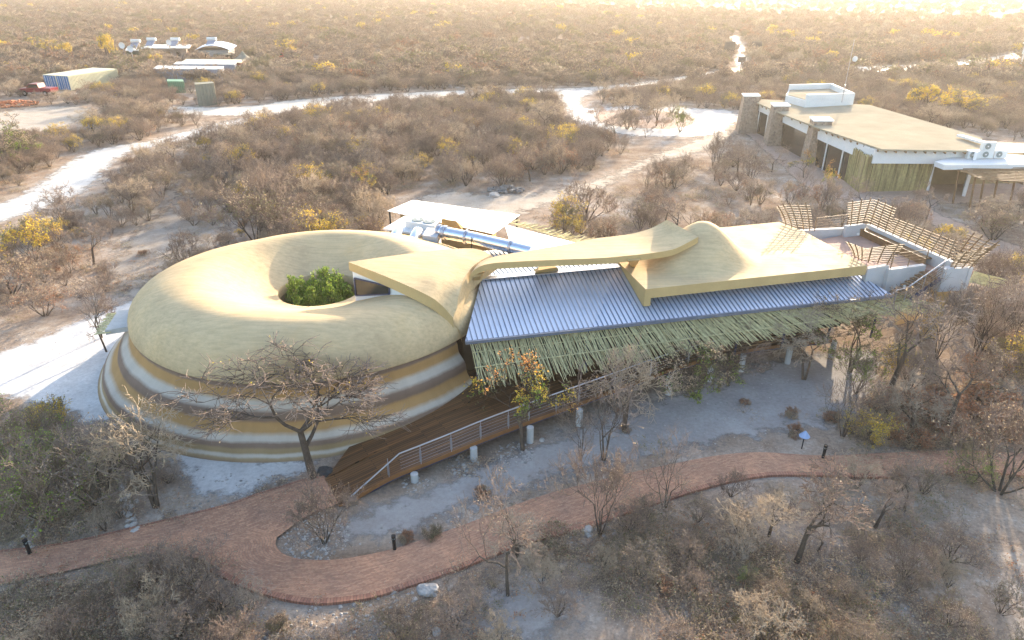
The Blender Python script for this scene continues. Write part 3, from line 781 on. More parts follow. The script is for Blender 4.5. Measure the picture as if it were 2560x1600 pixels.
# timber bench along the rear parapet
bd = (P(2378,655,5.3)-P(2166,560,5.3)); bd.z = 0; bn = Vector((bd.y, -bd.x, 0)).normalized(); b0 = P(2166,560,5.3); b0.z = 0
g = MB(); c0 = b0+bn*.32+bd*.03; c1 = b0+bn*.32+bd*.82
g.bar(c0+Vector((0, 0, 5.05)), c1+Vector((0, 0, 5.05)), .5, .07); g.bar(c0+bn*.2+Vector((0, 0, 4.83)), c1+bn*.2+Vector((0, 0, 4.83)), .05, .4)
g.build('bench', M['wood'], mus)
def bulb(p):
    g = MB(); g.tube([p, p+Vector((0, -.05, 0))], .09, 12); return g.build('wall_lamp', M['white'], mus)
bulb(P(2140,581,5.0)+Vector((0, -.3, 0))); bulb(P(2250,707,4.0)+Vector((0, -.5, 0)))
# yellow leaning pillar and the wall below
g = MB(); p = P(2350,712,3.7); q_ = P(2318,840,0)
g.hexa([Vector((q_.x-.3, q_.y-.3, 0)), Vector((q_.x+.3, q_.y-.3, 0)), Vector((q_.x+.3, q_.y+.4, 0)), Vector((q_.x-.3, q_.y+.4, 0))], [Vector((q_.x-.25, q_.y, 4.1)), Vector((q_.x+.65, q_.y, 4.1)), Vector((q_.x+.65, q_.y+.9, 4.1)), Vector((q_.x-.25, q_.y+.9, 4.1))])
g.build('terrace_pillar', M['fascia'], mus)
g = MB(); g.hexa([P(2240,812,.0), P(2322,800,.0), P(2328,790,.0), P(2246,800,.0)], [P(2236,800,.35), P(2314,790,.35), P(2290,757,1.3), P(2262,760,1.3)])
g.build('stair_plinth', M['stucco'], mus)
# slatted screens
def screen(bot, top, ns=9, nposts=3, curve=.5, label=None):
    bot = [P(*p) for p in bot]; top = [P(*p) for p in top]
    g = MB()
    def pt(i, t, h):
        a = bot[i].lerp(bot[i+1], t); b_ = top[i].lerp(top[i+1], t)
        q_ = a.lerp(b_, h); hh = max(0, h)**1.6
        q_.x = lerp(a.x, b_.x, lerp(h, hh, curve)); q_.y = lerp(a.y, b_.y, lerp(h, hh, curve)); return q_
    for k in range(ns):
        h = (k+.6)/ns
        for i in range(len(bot)-1): g.bar(pt(i, -.01, h), pt(i, 1.01, h), .04, .05)
    o = g.build('slat_screen', M['slat'], mus)
    for i in range(len(bot)-1):
        n_ = nposts[i] if isinstance(nposts, list) else nposts
        for j in range(n_):
            t = (j+.5)/n_; g = MB()
            L = [pt(i, t, h)+Vector((0, -.05, 0)) for h in (-.05, .25, .5, .75, 1.1)]
            g.tube(L, .035, 6); sub(g, 'screen_post', M['slat'], o)
    return o
screen([(1957,557,5.35),(1986,569,5.35),(2031,574,5.2)], [(1940,518,6.7),(1965,512,6.7),(2024,512,6.7)], 10, [2, 3])
screen([(2118,562,5.4),(2166,555,5.35),(2222,580,5.35)], [(2119,506,6.9),(2186,498,6.9),(2240,520,6.9)], 10, [3, 3])
screen([(2222,580,5.35),(2338,632,5.35),(2379,650,5.35)], [(2238,545,6.2),(2362,592,6.2),(2395,604,6.2)], 7, [6, 2])
screen([(2379,650,5.15),(2436,664,5.15)], [(2420,584,7.0),(2500,611,6.8)], 9, [4])
screen([(2376,668,5.15),(2434,667,5.15)], [(2396,634,6.0),(2502,611,6.7)], 10, [3])
screen([(2132,640,5.3),(2158,652,5.3),(2229,661,5.15)], [(2114,604,6.3),(2162,622,6.3),(2262,609,6.4)], 9, [3, 3])
# cable rails
def rail(pts, h, nc, np_, mat='steel', r=.022):
    g = MB(); pts = [Vector(p) for p in pts]
    for k in range(nc):
        z = h*(k+1)/nc; g.tube([p+Vector((0, 0, z)) for p in pts], r if k == nc-1 else .008, 6)
    o = g.build('railing', M[mat], mus)
    for a, b_ in zip(pts, pts[1:]):
        for j in range(np_+1):
            p = a.lerp(b_, j/np_); g = MB(); g.tube([p, p+Vector((0, 0, h))], .03, 6); sub(g, 'railing_post', M[mat], o)
    return o
rail([P(2036,578,5.05), P(2116,569,5.05)], .9, 5, 1, 'slat')
rail([P(2226,671,4.97), P(2312,661,4.97)], .9, 5, 2, 'slat')
# stair down from the terrace
h0, h1, h2, h3 = P(2362,654,5.6), P(2269,719,4.35), P(2243,725,4.35), P(2231,735,4.1)
f0, f1, f2 = h0-Vector((0, 0, .95)), h1-Vector((0, 0, .95)), h2-Vector((0, 0, .95))
sdn = (f1-f0); sdn.z = 0; sdn.normalize(); sn = Vector((sdn.y, -sdn.x, 0)); sn = sn if sn.y > 0 else -sn
so = MB()
NS = 8
for i in range(NS):
    p = f0.lerp(f1, (i+.5)/NS)+sn*.6; so.box(p, (.32, 1.2, .05), math.atan2(sdn.y, sdn.x))
so.slab([f1, f2, f2+sn*1.2, f1+sn*1.2], .08)
st = so.build('stair_treads', M['wood'], mus)
g = MB(); g.bar(f0-Vector((0, 0, .12)), f1-Vector((0, 0, .12)), .06, .28); sub(g, 'stringer', M['blue_steel'], st)
g = MB(); g.bar(f0+sn*1.25-Vector((0, 0, .12)), f1+sn*1.25-Vector((0, 0, .12)), .06, .28); sub(g, 'stringer', M['blue_steel'], st)
g = MB(); g.tube([h0+Vector((.35, .1, .12)), h0, h1, h2, h3], .034, 8); sub(g, 'handrail', M['steel'], st)
for k in range(4):
    g = MB(); z = -.2-.18*k; g.tube([h0+Vector((0, 0, z)), h1+Vector((0, 0, z)), h2+Vector((0, 0, z))], .02, 6); sub(g, 'rail_slat', M['wood'], st)
for p in (h0, h0.lerp(h1, .5), h1, h2):
    g = MB(); g.tube([p, p-Vector((0, 0, .98))], .04, 8); sub(g, 'stair_post', M['steel'], st)
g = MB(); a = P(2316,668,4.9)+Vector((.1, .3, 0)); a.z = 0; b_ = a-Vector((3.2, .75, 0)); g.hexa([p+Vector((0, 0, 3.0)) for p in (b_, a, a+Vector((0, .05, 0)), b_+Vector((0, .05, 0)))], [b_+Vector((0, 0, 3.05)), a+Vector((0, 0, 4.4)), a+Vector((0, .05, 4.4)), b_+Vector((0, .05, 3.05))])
g.build('stair_shade_sheet', M['dark'], mus)  # thin dark sheet painted in as the shade below the stair flight

# ---- left entrance canopy and its low ramp wall
cz = 3.0
g = MB(); a = [P(262,826,cz), P(345,812,cz), P(370,772,cz), P(296,775,cz)]; g.slab(a, .28); cn = g.build('entrance_canopy', M['concrete'], mus)
g = MB()
for i in range(16):
    p = a[0].lerp(a[3], i/15)-Vector((0, 0, .1)); pole(g, p+Vector((.3, 0, 0)), p+Vector((-.55-rng.random()*.2, -.05, -.12)), .04)
sub(g, 'canopy_poles', M['pole'], cn)
g = MB(); aa = catmull([P(275,908,0), P(300,890,0), P(322,868,0), P(335,850,0)], 12)
g.grid([[p+Vector((0, 0, .45)) for p in aa], [p for p in aa]]); g.grid([[p+Vector((.12, .3, .45)) for p in aa], [p+Vector((0, 0, .45)) for p in aa]], flip=False)
g.build('ramp_wall', M['fascia'], mus)

# ============================================================ boardwalk
bw = thing('boardwalk', 'dark timber boardwalk with steel handrail curving round the striped wall on concrete piles', 'boardwalk', (0, 0, 0))
edge = [(848,1262,.10),(880,1246,.18),(973,1193,.45),(1053,1160,.62),(1129,1129,.78),(1202,1098,.9),(1271,1071,.98),(1360,1038,1.05),(1447,1006,1.1),(1540,972,1.15),(1625,940,1.2),(1720,908,1.2),(1800,888,1.2),(1900,868,1.2),(2000,856,1.2),(2080,847,1.2)]
ED = [P(*p) for p in edge]
Ec = catmull(ED, 60)
back = []
for p in Ec:
    f = min(1, max(0, (p.x-ED[0].x)/14)); q_ = Vector((p.x-lerp(1.1, 2.5, f)*.6, p.y+lerp(1.9, 7, f), p.z)); back.append(q_)
back[0] = P(812,1198,.10)
g = MB(); g.grid([Ec, [a.lerp(b_, .5) for a, b_ in zip(Ec, back)], back], flip=False)
g.grid([[p-Vector((0, 0, .12)) for p in Ec], [p-Vector((0, 0, .12)) for p in back]], flip=True); g.build('deck_boards', M['deck'], bw)
# inner part of the deck reaching under the wave wall
g = MB(); g.slab([P(815,1196,.11), P(900,1150,.35), P(1210,985,1.05), P(1180,880,1.1), P(900,1080,.35)], .1); g.build('deck_boards', M['deck'], bw)
g = MB()
for a, b_ in zip(Ec, Ec[1:]): g.bar(a-Vector((0, .03, .09)), b_-Vector((0, .03, .09)), .04, .19)
g.build('edge_board', paint('edge_timber', (.24, .11, .045), .5, var=.2), bw)
g = MB()
for a, b_ in zip(Ec, Ec[1:]): g.bar(a-Vector((0, -.12, .26)), b_-Vector((0, -.12, .26)), .08, .16)
g.build('steel_beam', M['blue_steel'], bw)
for (x_, y_) in [(1037,1203),(1185,1150),(1325,1105),(1447,1063),(1670,985),(1773,952),(1852,927),(1968,908),(2077,892)]:
    p = P(x_, y_, 0); i = min(range(61), key=lambda k: (Ec[k].xy-p.xy).length); 
    g = MB(); g.tube([(p.x, p.y, -.1), (p.x, p.y, max(.3, Ec[i].z-.15))], .17, 18); g.build('pile', M['concrete'], bw, smooth='angle')
# handrail
HR_ = 1.0
hp = [Vector(p) for p in Ec]
g = MB(); g.tube([hp[1]+Vector((0, .05, .05)), hp[6]+Vector((0, 0, HR_))]+[p+Vector((0, 0, HR_)) for p in hp[7:46]], .035, 8)
hr = g.build('handrail', M['steel'], bw)
g = MB()
for k in range(1, 6): g.tube([p+Vector((0, 0, HR_*k/6)) for p in hp[6:46]], .006, 4)
sub(g, 'cables', M['steel'], hr)
for p_ in [(973,1193,.45),(1053,1160,.62),(1129,1129,.78),(1202,1098,.9),(1271,1071,.98),(1322,1052,1.02),(1390,1028,1.07),(1447,1006,1.1),(1535,974,1.15),(1625,940,1.2),(1720,908,1.2),(1800,888,1.2)]:
    p = P(*p_); g = MB(); g.bar(p+Vector((0, 0, -.1)), p+Vector((0, 0, HR_)), .03, .03); g.bar(p+Vector((0, -.03, .15)), p+Vector((0, -.03, .75)), .09, .03)
    sub(g, 'rail_post', M['steel'], hr)
g = MB()
for k in range(5):
    z = .2+.18*k; g.tube([p+Vector((0, 0, z)) for p in Ec[44:58]], .035, 4)
g.build('timber_balustrade', M['wood'], bw)

# ============================================================ the lodge at the right
lod = thing('lodge_building', 'white lodge with a wide flat pale roof, stone buttresses and a reed-clad end wall', 'building', (0, 0, 0))
M['lroof'] = paint('pale_felt_roof', (.36, .315, .235), .75, var=.1, scale=.4, bmp=.05, spec=0)
M['reed'] = paint('upright_reed_cladding', (.40, .34, .16), .85, var=.2, scale=4)
def reed_streaks(m):
    n = m.node_tree; b = n.nodes['Principled BSDF']; tc = n.nodes.new('ShaderNodeTexCoord'); mp = n.nodes.new('ShaderNodeMapping'); mp.inputs['Scale'].default_value = (5, 5, .25)
    n.links.new(tc.outputs['Object'], mp.inputs[0]); k = ramp(n, noise(n, 1.0, 5, mp.outputs[0]).outputs[0], [(.36, .42), (.6, 1.1)])
    src = b.inputs['Base Color'].links[0].from_socket; n.links.new(mixc(n, 1.0, src, k.outputs[0], 'MULTIPLY'), b.inputs['Base Color'])
reed_streaks(M['reed'])
LZ = 4.9
LZ = 4.6
rp = [P(1892,256,LZ-.4), P(1932,274,LZ-.3), P(1978,293,LZ-.2), P(2061,325,LZ-.1), P(2101,338,LZ-.05), P(2205,373,LZ), P(2452,377,LZ-.1), P(2456,344,LZ), P(2174,262,LZ), P(1905,248,LZ-.3)]
g = MB(); g.slab(rp, .16); rf = g.build('roof', M['lroof'], lod)
g = MB()
for a, b_, n_ in ((rp[3], rp[5], 9), (rp[5], rp[6], 10), (rp[0], rp[1], 4), (rp[1], rp[3], 6)):
    for i in range(n_):
        p = a.lerp(b_, (i+.5)/n_); q_ = p+Vector((.25, .9, 0)); g.bar(p-Vector((0, .05, .26)), q_-Vector((0, 0, .26)), .1, .2)
sub(g, 'rafter', M['wood'], rf)
def drop(pts, z0, z1s, name, mat, th=.3, parent=None):
    g = MB(); A_ = [Vector((p.x, p.y, 0)) for p in pts]
    for i in range(len(A_)-1):
        a, b_ = A_[i], A_[i+1]; d_ = (b_-a).normalized(); m_ = Vector((-d_.y, d_.x, 0))*th
        za, zb = (z1s[i], z1s[i+1]) if isinstance(z1s, (list, tuple)) else (z1s, z1s)
        g.hexa([p+Vector((0, 0, z0)) for p in (a, b_, b_+m_, a+m_)], [a+Vector((0, 0, za)), b_+Vector((0, 0, zb)), b_+m_+Vector((0, 0, zb)), a+m_+Vector((0, 0, za))])
    return g.build(name, mat, parent)
inn = Vector((.5, 1.0, 0))
wpts = [rp[0]+inn, rp[3]+inn, rp[5]+Vector((-.3, .7, 0)), rp[6]+Vector((-.4, .7, 0))]
zt = [LZ-.6, LZ-.3, LZ-.2, LZ-.3]
drop(wpts, 3.0, zt, 'upper_wall', M['white'], .35, lod)
gw = drop([p+Vector((.1, .25, 0)) for p in wpts[:3]], 0, 3.01, 'glazed_wall', M['glass'], .2, lod)
for f in (.05, .2, .36, .55, .72, .93):
    p = wpts[0].lerp(wpts[1], f) if f < .5 else wpts[1].lerp(wpts[2], (f-.5)*2)
    g = MB(); g.tube([(p.x, p.y-.1, 0), (p.x, p.y-.1, 3.5)], .08, 8); sub(g, 'mullion', M['white'], gw)
bk_ = [rp[6], rp[7], rp[8], rp[9], rp[0]]
drop([p+Vector((-.6, -.6, 0)) for p in bk_[:3]], 0, LZ-.1, 'back_wall', M['white'], .3, lod)
# reed wall
rw = [P(2105,447), P(2145,480), P(2317,476)]; rng = random.Random(8); g = MB()
top_ = [3.75, 3.75, 3.75]
for i in range(2):
    L = (rw[i+1]-rw[i]).length; k = int(L/.075)
    for j in range(k):
        p = rw[i].lerp(rw[i+1], (j+.5)/k); tl = Vector((rng.uniform(-.04, .12), rng.uniform(-.02, .02), 0))
        g.tube([p, p+tl+Vector((0, 0, 3.7+rng.uniform(-.1, .2)))], rng.uniform(.035, .055), 4, cap=False)
g.build('reed_wall', M['reed'], lod)
drop([rw[0]+Vector((.1, .15, 0)), rw[1]+Vector((0, .12, 0)), rw[2]+Vector((0, .1, 0))], 0, 3.6, 'end_wall', M['pit'], .2, lod)
# stone buttresses
def stone():
    m, n, b = nodes('dry_stone'); v_ = n.nodes.new('ShaderNodeTexVoronoi'); v_.inputs['Scale'].default_value = 4.2
    tc = n.nodes.new('ShaderNodeTexCoord'); n.links.new(tc.outputs['Object'], v_.inputs[0])
    v_.inputs['Randomness'].default_value = 1; r0_ = ramp(n, v_.outputs['Color'], [(.2, (.17, .12, .085)), (.5, (.28, .20, .14)), (.8, (.36, .29, .22))])
    class _r: outputs = [mixc(n, .55, r0_.outputs[0], ramp(n, noise(n, 3.5, 5).outputs[0], [(.3, (.14, .10, .08)), (.7, (.38, .30, .23))]).outputs[0])]
    r = _r
    n.links.new(r.outputs[0], b.inputs['Base Color']); b.inputs['Roughness'].default_value = .9; bump(n, b, v_.outputs['Distance'], .8, .1); return m
M['stone'] = stone()
for (xl, xr, ct, xb, xb2, yb) in [(1866,1902,250,1845,1892,334), (1937,1982,276,1917,1965,366), (2026,2078,310,2014,2070,414)]:
    bl, br = P(xl if False else xb, yb), P(xb2, yb); zt_ = 4.9
    tl, tr = P(xl, ct+14, zt_), P(xr, ct+14, zt_)
    d_ = (br-bl).normalized(); dp = Vector((0, 4.0, 0))
    tl2 = Vector((tl.x, tl.y, zt_)); 
    g = MB(); lo = [bl, br, br+Vector((.6, 3.4, 0)), bl+Vector((.6, 3.4, 0))]
    c_ = bl+Vector((.45, .9, 0)); e_ = br+Vector((-.1, .9, 0)); hi = [c_, e_, e_+Vector((.4, 2.2, 0)), c_+Vector((.4, 2.2, 0))]; hi = [Vector((p.x, p.y, zt_)) for p in hi]
    g.hexa(lo, hi); bt_ = g.build('stone_buttress', M['stone'], lod)
    g = MB(); g.slab([hi[0]+Vector((-.12, -.12, .16)), hi[1]+Vector((.12, -.12, .16)), hi[2]+Vector((.12, .12, .16)), hi[3]+Vector((-.12, .12, .16))], .155); sub(g, 'coping', M['white'], bt_)
# white upper block behind
blk = [P(1967,224,6.0), P(2018,237,6.0), P(2138,234,6.0), P(2080,209,6.0), P(1973,212,6.0)]
g = MB(); g.hexa([Vector((p.x, p.y, 0)) for p in blk], [Vector((p.x, p.y, 5.25)) for p in blk]); ub = g.build('upper_block', M['white'], lod)
for i in (1, 2, 3):
    a, b_ = blk[i], blk[i+1]
    g = MB(); c_ = Vector((a.x, a.y, 0)); d_ = Vector((b_.x, b_.y, 0)); m_ = (d_-c_).normalized(); m_ = Vector((-m_.y, m_.x, 0))*.3
    g.hexa([p+Vector((0, 0, 5.26)) for p in (c_, d_, d_+m_, c_+m_)], [p+Vector((0, 0, 6.05)) for p in (c_, d_, d_+m_, c_+m_)])
    sub(g, 'parapet', M['white'], ub)
g = MB(); cc_ = sum(blk, Vector())/5; g.slab([Vector((lerp(p.x, cc_.x, .06), lerp(p.y, cc_.y, .06), 5.34)) for p in blk], .08); sub(g, 'block_roof', M['lroof'], ub)
# mast with a small dish
g = MB(); p = P(2104,256,5.4); t_ = P(2127,156,10.5); p2 = Vector((p.x, p.y, 5.4)); g.tube([p2, p2+Vector((0, 0, 2.2))], .07, 6); g.tube([p2+Vector((0, 0, 2.2)), p2+Vector((0, 0, 7.5))], .03, 6); mast = g.build('mast', M['steel'], lod)
g = MB(); g.tube([p2+Vector((.5, 0, 5.3)), p2+Vector((.55, -.18, 5.3))], .33, 14); sub(g, 'dish', M['white'], mast)
# lower flat roof, air conditioners
lp = [P(2337,404,3.7), P(2362,413,3.7), P(2620,410,3.7), P(2640,392,3.7), P(2510,385,3.7), P(2400,388,3.7)]
g = MB(); g.slab(lp, .45); g.build('lower_roof', M['white'], lod)
g = MB(); q_ = [P(2340,475), P(2620,470), P(2620,440), P(2350,440)]; g.hexa([p+Vector((0, 2, 0)) for p in q_], [p+Vector((0, 2, 3.25)) for p in q_]); wb_ = g.build('bar_wall', M['pit'], lod)
for x0_, x1_ in ((2374,2391),(2420,2444)):
    a = P(x0_, 466)+Vector((0, 1.97, 1.1)); b_ = P(x1_, 466)+Vector((0, 1.97, 1.1)); g = MB(); g.quad(a, b_, b_+Vector((0, 0, 1.1)), a+Vector((0, 0, 1.1))); mm, nn_, bb_ = nodes('lit_window'); bb_.inputs['Emission Color'].default_value = (1, .62, .2, 1); bb_.inputs['Emission Strength'].default_value = 1.2; bb_.inputs['Base Color'].default_value = (.4, .25, .1, 1)
    sub(g, 'lit_window', mm, wb_)
acn = 0
for (x_, y_, hgt, lab) in [(2434,398,.85,'single white outdoor air conditioner, leftmost on the low lodge roof'), (2466,397,1.6,'two white outdoor air conditioners stacked on the low lodge roof'), (2500,397,.95,'white outdoor air conditioner, rightmost on the low lodge roof')]:
    p = P(x_, y_, 3.72); o = thing('air_conditioner', lab, 'air conditioner', p, 'air conditioners on the low lodge roof')
    for k in range(2 if hgt > 1.2 else 1):
        g = MB(); g.box((0, .3, .42+k*.8), (1.25, .5, .78)); c_ = g.build('casing', M['acwhite']); c_.parent = o
        g = MB(); g.tube([(-.18, .04, .42+k*.8), (-.18, .0, .42+k*.8)], .29, 18); f_ = g.build('fan_grille', M['fan']); f_.parent = o
        g = MB(); g.tube([(-.18, -.005, .42+k*.8), (-.18, -.03, .42+k*.8)], .07, 10); f2_ = g.build('fan_hub', M['acwhite']); f2_.parent = f_
g = MB()
for i in range(5): g.box(P(2405+i*11, 343+i*3.4, LZ+.15)+Vector((0, 0, .1)), (.55, .9, .22), .3)
g.build('roof_vents', M['white'], lod)
g = MB(); p = P(2328,440,2.0); a, b_ = P(2318,476), P(2336,412,3.5); g.tube([a, Vector((a.x+.02, a.y+.2, 3.6))], .16, 12); g.build('white_column', M['white'], lod)
# pergola
pg_ = thing('pergola', 'open timber pergola of thin poles on leaning posts beside the lodge', 'pergola', (0, 0, 0))
A_, B_, C_, D_ = P(2364,412,3.3), P(2610,412,3.3), P(2640,462,3.0), P(2462,452,3.0)
g = MB()
for i in range(6): g.bar(A_.lerp(B_, i/5), D_.lerp(C_, i/5)+Vector((.6, -.5, 0)), .12, .16)
g.build('beam', M['slat'], pg_)
g = MB()
for i in range(13): g.bar(A_.lerp(D_, i/12)+Vector((-.4, 0, .13)), B_.lerp(C_, i/12)+Vector((.3, 0, .13)), .08, .09)
g.build('slat_roof', M['slat'], pg_)
for (x0_, y0_, zt_) in [(2382,509,3.2), (2424,519,3.1), (2524,515,3.1), (2485,495,3.1), (2447,520,3.0), (2560,520,3.0)]:
    p = P(x0_, y0_); g = MB(); g.tube([p, p+Vector((.1, .7, zt_))], .10, 8); g.build('post', M['wood'], pg_)

# ============================================================ workers' yard far left
def box_thing(name, label, cat, corners, h, mats, group=None): pass
M['cblue'] = paint('faded_blue_container', (.06, .16, .32), .5, var=.12)
M['ccream'] = paint('pale_painted_container', (.56, .52, .36), .5, var=.07, scale=.6)
M['cred'] = paint('rust_red_container', (.36, .13, .07), .6, var=.15)
M['cgrey'] = paint('blue_grey_container', (.27, .28, .33), .5, var=.12)
M['cgreen'] = paint('green_painted_steel', (.13, .26, .15), .5, var=.1)
M['cwhite'] = paint('whitewashed_container_top', (.62, .62, .60), .6, var=.06)
M['canvas'] = paint('grey_green_canvas', (.22, .215, .17), .9, var=.1)
M['brickp'] = paint('orange_brick', (.45, .19, .10), .9, var=.25, scale=5)
def container(label, a, b_, c_len, width_dir, h, side, end, top_, ribs=True):
    "a: near bottom corner, b_: other bottom corner of the door end, long side runs c_len from b_"
    o = thing('shipping_container', label, 'shipping container', a)
    ax = (b_-a); dl_ = width_dir.normalized()*c_len
    lo = [Vector((0, 0, .1)), ax+Vector((0, 0, .1)), ax+dl_+Vector((0, 0, .1)), dl_+Vector((0, 0, .1))]
    g = MB(); g.hexa(lo, [p+Vector((0, 0, h)) for p in lo]); s_ = g.build('box', side); s_.parent = o
    g = MB(); n_ = int(c_len/.3); u = dl_.normalized(); out = ax.normalized()
    for i in range(n_):
        p = ax+u*((i+.5)*c_len/n_)+out*.02; g.bar(p+Vector((0, 0, .2)), p+Vector((0, 0, h-.05)), .09, .12)
    r_ = g.build('side_ribs', side); r_.parent = s_
    f = -u
    for k in (0, 1):
        g = MB(); p0 = ax*(.02+k*.5)+f*.03; p1 = ax*(.48+k*.5)+f*.03
        g.hexa([p0+Vector((0, 0, .2)), p1+Vector((0, 0, .2)), p1-f*.03+Vector((0, 0, .2)), p0-f*.03+Vector((0, 0, .2))], [p0+Vector((0, 0, h)), p1+Vector((0, 0, h)), p1-f*.03+Vector((0, 0, h)), p0-f*.03+Vector((0, 0, h))])
        d_ = g.build('door', end); d_.parent = o
        for t_ in (.25, .7):
            g = MB(); q_ = p0.lerp(p1, t_)+f*.03; g.tube([q_+Vector((0, 0, .25)), q_+Vector((0, 0, h-.05))], .03, 5); l_ = g.build('lock_rod', M['cwhite']); l_.parent = d_
    g = MB(); g.slab([p+Vector((0, 0, h+.012)) for p in lo], .01); t_ = g.build('container_roof', top_); t_.parent = o
    return o
a = P(117,224); b_ = P(147,226); ld = P(282,207)-P(180,224); 
container('pale shipping container with faded blue doors, left one of the pair behind the pickup', a, b_, 12.2, Vector((ld.x, ld.y, 0)), 2.7, M['ccream'], M['cblue'], M['ccream'])
container('pale shipping container with faded blue doors, right one of the pair, its side sunlit', P(149,226), P(179,228), 12.2, Vector((ld.x, ld.y, 0)), 2.7, M['ccream'], M['cblue'], M['ccream'])
def simple_box(name, label, cat, pl, h, mat, topm=None, ribs=.35, part='box', group=None):
    o = thing(name, label, cat, pl[0], group); l_ = [p-pl[0] for p in pl]
    g = MB(); g.hexa(l_, [p+Vector((0, 0, h)) for p in l_]); s_ = g.build(part, mat); s_.parent = o
    if ribs:
        g = MB()
        for k in (0, 1):
            a, b_ = l_[k], l_[k+1]; n_ = max(2, int((b_-a).length/ribs)); d_ = (b_-a).normalized(); out = Vector((d_.y, -d_.x, 0))*.03
            for i in range(n_):
                p = a.lerp(b_, (i+.5)/n_)+out; g.bar(p, p+Vector((0, 0, h-.05)), .09, .13)
        r_ = g.build('side_ribs', mat); r_.parent = s_
    if topm:
        g = MB(); c_ = sum(l_, Vector())/len(l_); g.slab([c_+(p-c_)*1.02+Vector((0, 0, h+.1)) for p in l_], .1); t_ = g.build('flat_roof', topm); t_.parent = o
    return o
simple_box('shipping_container', 'long grey blue shipping container with white roof behind the green tank', 'shipping container', [P(392,206), P(556,208), P(564,200), P(402,198)], 2.7, M['cgrey'], M['cwhite'])
simple_box('shipping_container', 'pale roofed shipping container between the grey one and the rust red one', 'shipping container', [P(442,193), P(590,194), P(597,188), P(450,187)], 2.7, M['cgrey'], M['cwhite'])
simple_box('shipping_container', 'rust red shipping container, farthest of the row of three long ones', 'shipping container', [P(462,187), P(606,189), P(618,181), P(474,179)], 2.7, M['cred'], M['ccream'])
simple_box('green_tank', 'small green ribbed steel skip standing in the bushes', 'skip', [P(424,232), P(464,232), P(462,226), P(424,226)], 2.0, M['cgreen'], M['cgreen'])
# corrugated-roof house, hut, long house
def house(name, label, pl, h, wm, rm, ov=.4, door=True, curved=False):
    o = thing(name, label, 'building', pl[0]); l_ = [p-pl[0] for p in pl]
    g = MB(); g.hexa(l_, [p+Vector((0, 0, h)) for p in l_]); s_ = g.build('wall', wm); s_.parent = o
    c_ = sum(l_, Vector())/len(l_); g = MB()
    rim = [c_+(p-c_)*(1+ov/3)+Vector((0, 0, h)) for p in l_]
    if curved:
        rows = []
        for i in range(13):
            t_ = i/12; rows.append([rim[0].lerp(rim[1], t_)+Vector((0, 0, 1.1*math.sin(math.pi*t_))), rim[3].lerp(rim[2], t_)+Vector((0, 0, 1.1*math.sin(math.pi*t_)))])
        g.grid(rows); g.grid([[p+Vector((0, 0, .12)) for p in r] for r in rows], flip=True)
    else: g.slab([p+Vector((0, 0, .15)) for p in rim], .15)
    r_ = g.build('roof', rm); r_.parent = o
    for t_ in (.2, .75):
        a = l_[0].lerp(l_[1], t_); d_ = (l_[1]-l_[0]).normalized(); out = Vector((d_.y, -d_.x, 0))*.03
        g = MB(); g.hexa([a+out+Vector((0, 0, 1)), a+d_*1.1+out+Vector((0, 0, 1)), a+d_*1.1+Vector((0, 0, 1)), a+Vector((0, 0, 1))], [a+out+Vector((0, 0, 2.1)), a+d_*1.1+out+Vector((0, 0, 2.1)), a+d_*1.1+Vector((0, 0, 2.1)), a+Vector((0, 0, 2.1))])
        w_ = g.build('window', M['glass']); w_.parent = o
    if door:
        a = l_[0].lerp(l_[1], .5); d_ = (l_[1]-l_[0]).normalized(); out = Vector((d_.y, -d_.x, 0))*.04
        g = MB(); g.hexa([a+out, a+d_+out, a+d_, a], [p+Vector((0, 0, 2.1)) for p in (a+out, a+d_+out, a+d_, a)]); d2 = g.build('door', M['wood']); d2.parent = o
    return o
M['grenwall'] = paint('grey_hut_wall', (.26, .25, .24), .85)
M['dgreen'] = paint('dark_green_hut', (.025, .06, .05), .7)
house('staff_house', 'grey house under a curved blue grey metal roof in the staff yard', [P(500,158), P(575,157), P(590,146), P(515,147)], 3.1, M['grenwall'], M['roofmetal'], .5, curved=True)
house('staff_hut', 'dark green hut hung with two satellite dishes beside the bright yellow tree', [P(322,158), P(352,158), P(356,150), P(326,150)], 3.0, M['dgreen'], M['cwhite'], .3)
house('staff_house', 'long low plastered house with pale flat roof behind bare bushes', [P(368,150), P(470,150), P(476,141), P(376,141)], 2.9, paint('dusty_pink_wall', (.42, .32, .26), .85), M['cwhite'], .5)
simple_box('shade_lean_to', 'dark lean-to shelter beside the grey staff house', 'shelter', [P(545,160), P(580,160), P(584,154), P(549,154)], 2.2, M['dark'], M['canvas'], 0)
def dish(label, p, h, r=.75):
    o = thing('satellite_dish', label, 'satellite dish', p); g = MB(); g.tube([(0, 0, 0), (0, 0, h)], .06, 6); q_ = g.build('mast', M['steel']); q_.parent = o
    g = MB(); rows = []
    for i in range(5):
        rr2 = r*i/4; rows.append([Vector((rr2*math.cos(a), -.25+.3*(i/4)**2*-1*.6+.1, rr2*math.sin(a)+h)) for a in [2*math.pi*k/18 for k in range(19)]])
    g.grid(rows); g.grid([[p_+Vector((0, .05, 0)) for p_ in r_] for r_ in rows], flip=True); q_ = g.build('reflector', M['white'], smooth=True); q_.parent = o
dish('white satellite dish high at the left of the dark green hut', P(317,162), 4.6)
dish('white satellite dish low in front of the dark green hut', P(338,170), 4.4)
dish('pale satellite dish over the long low staff house', P(432,150), 4.4, .7)
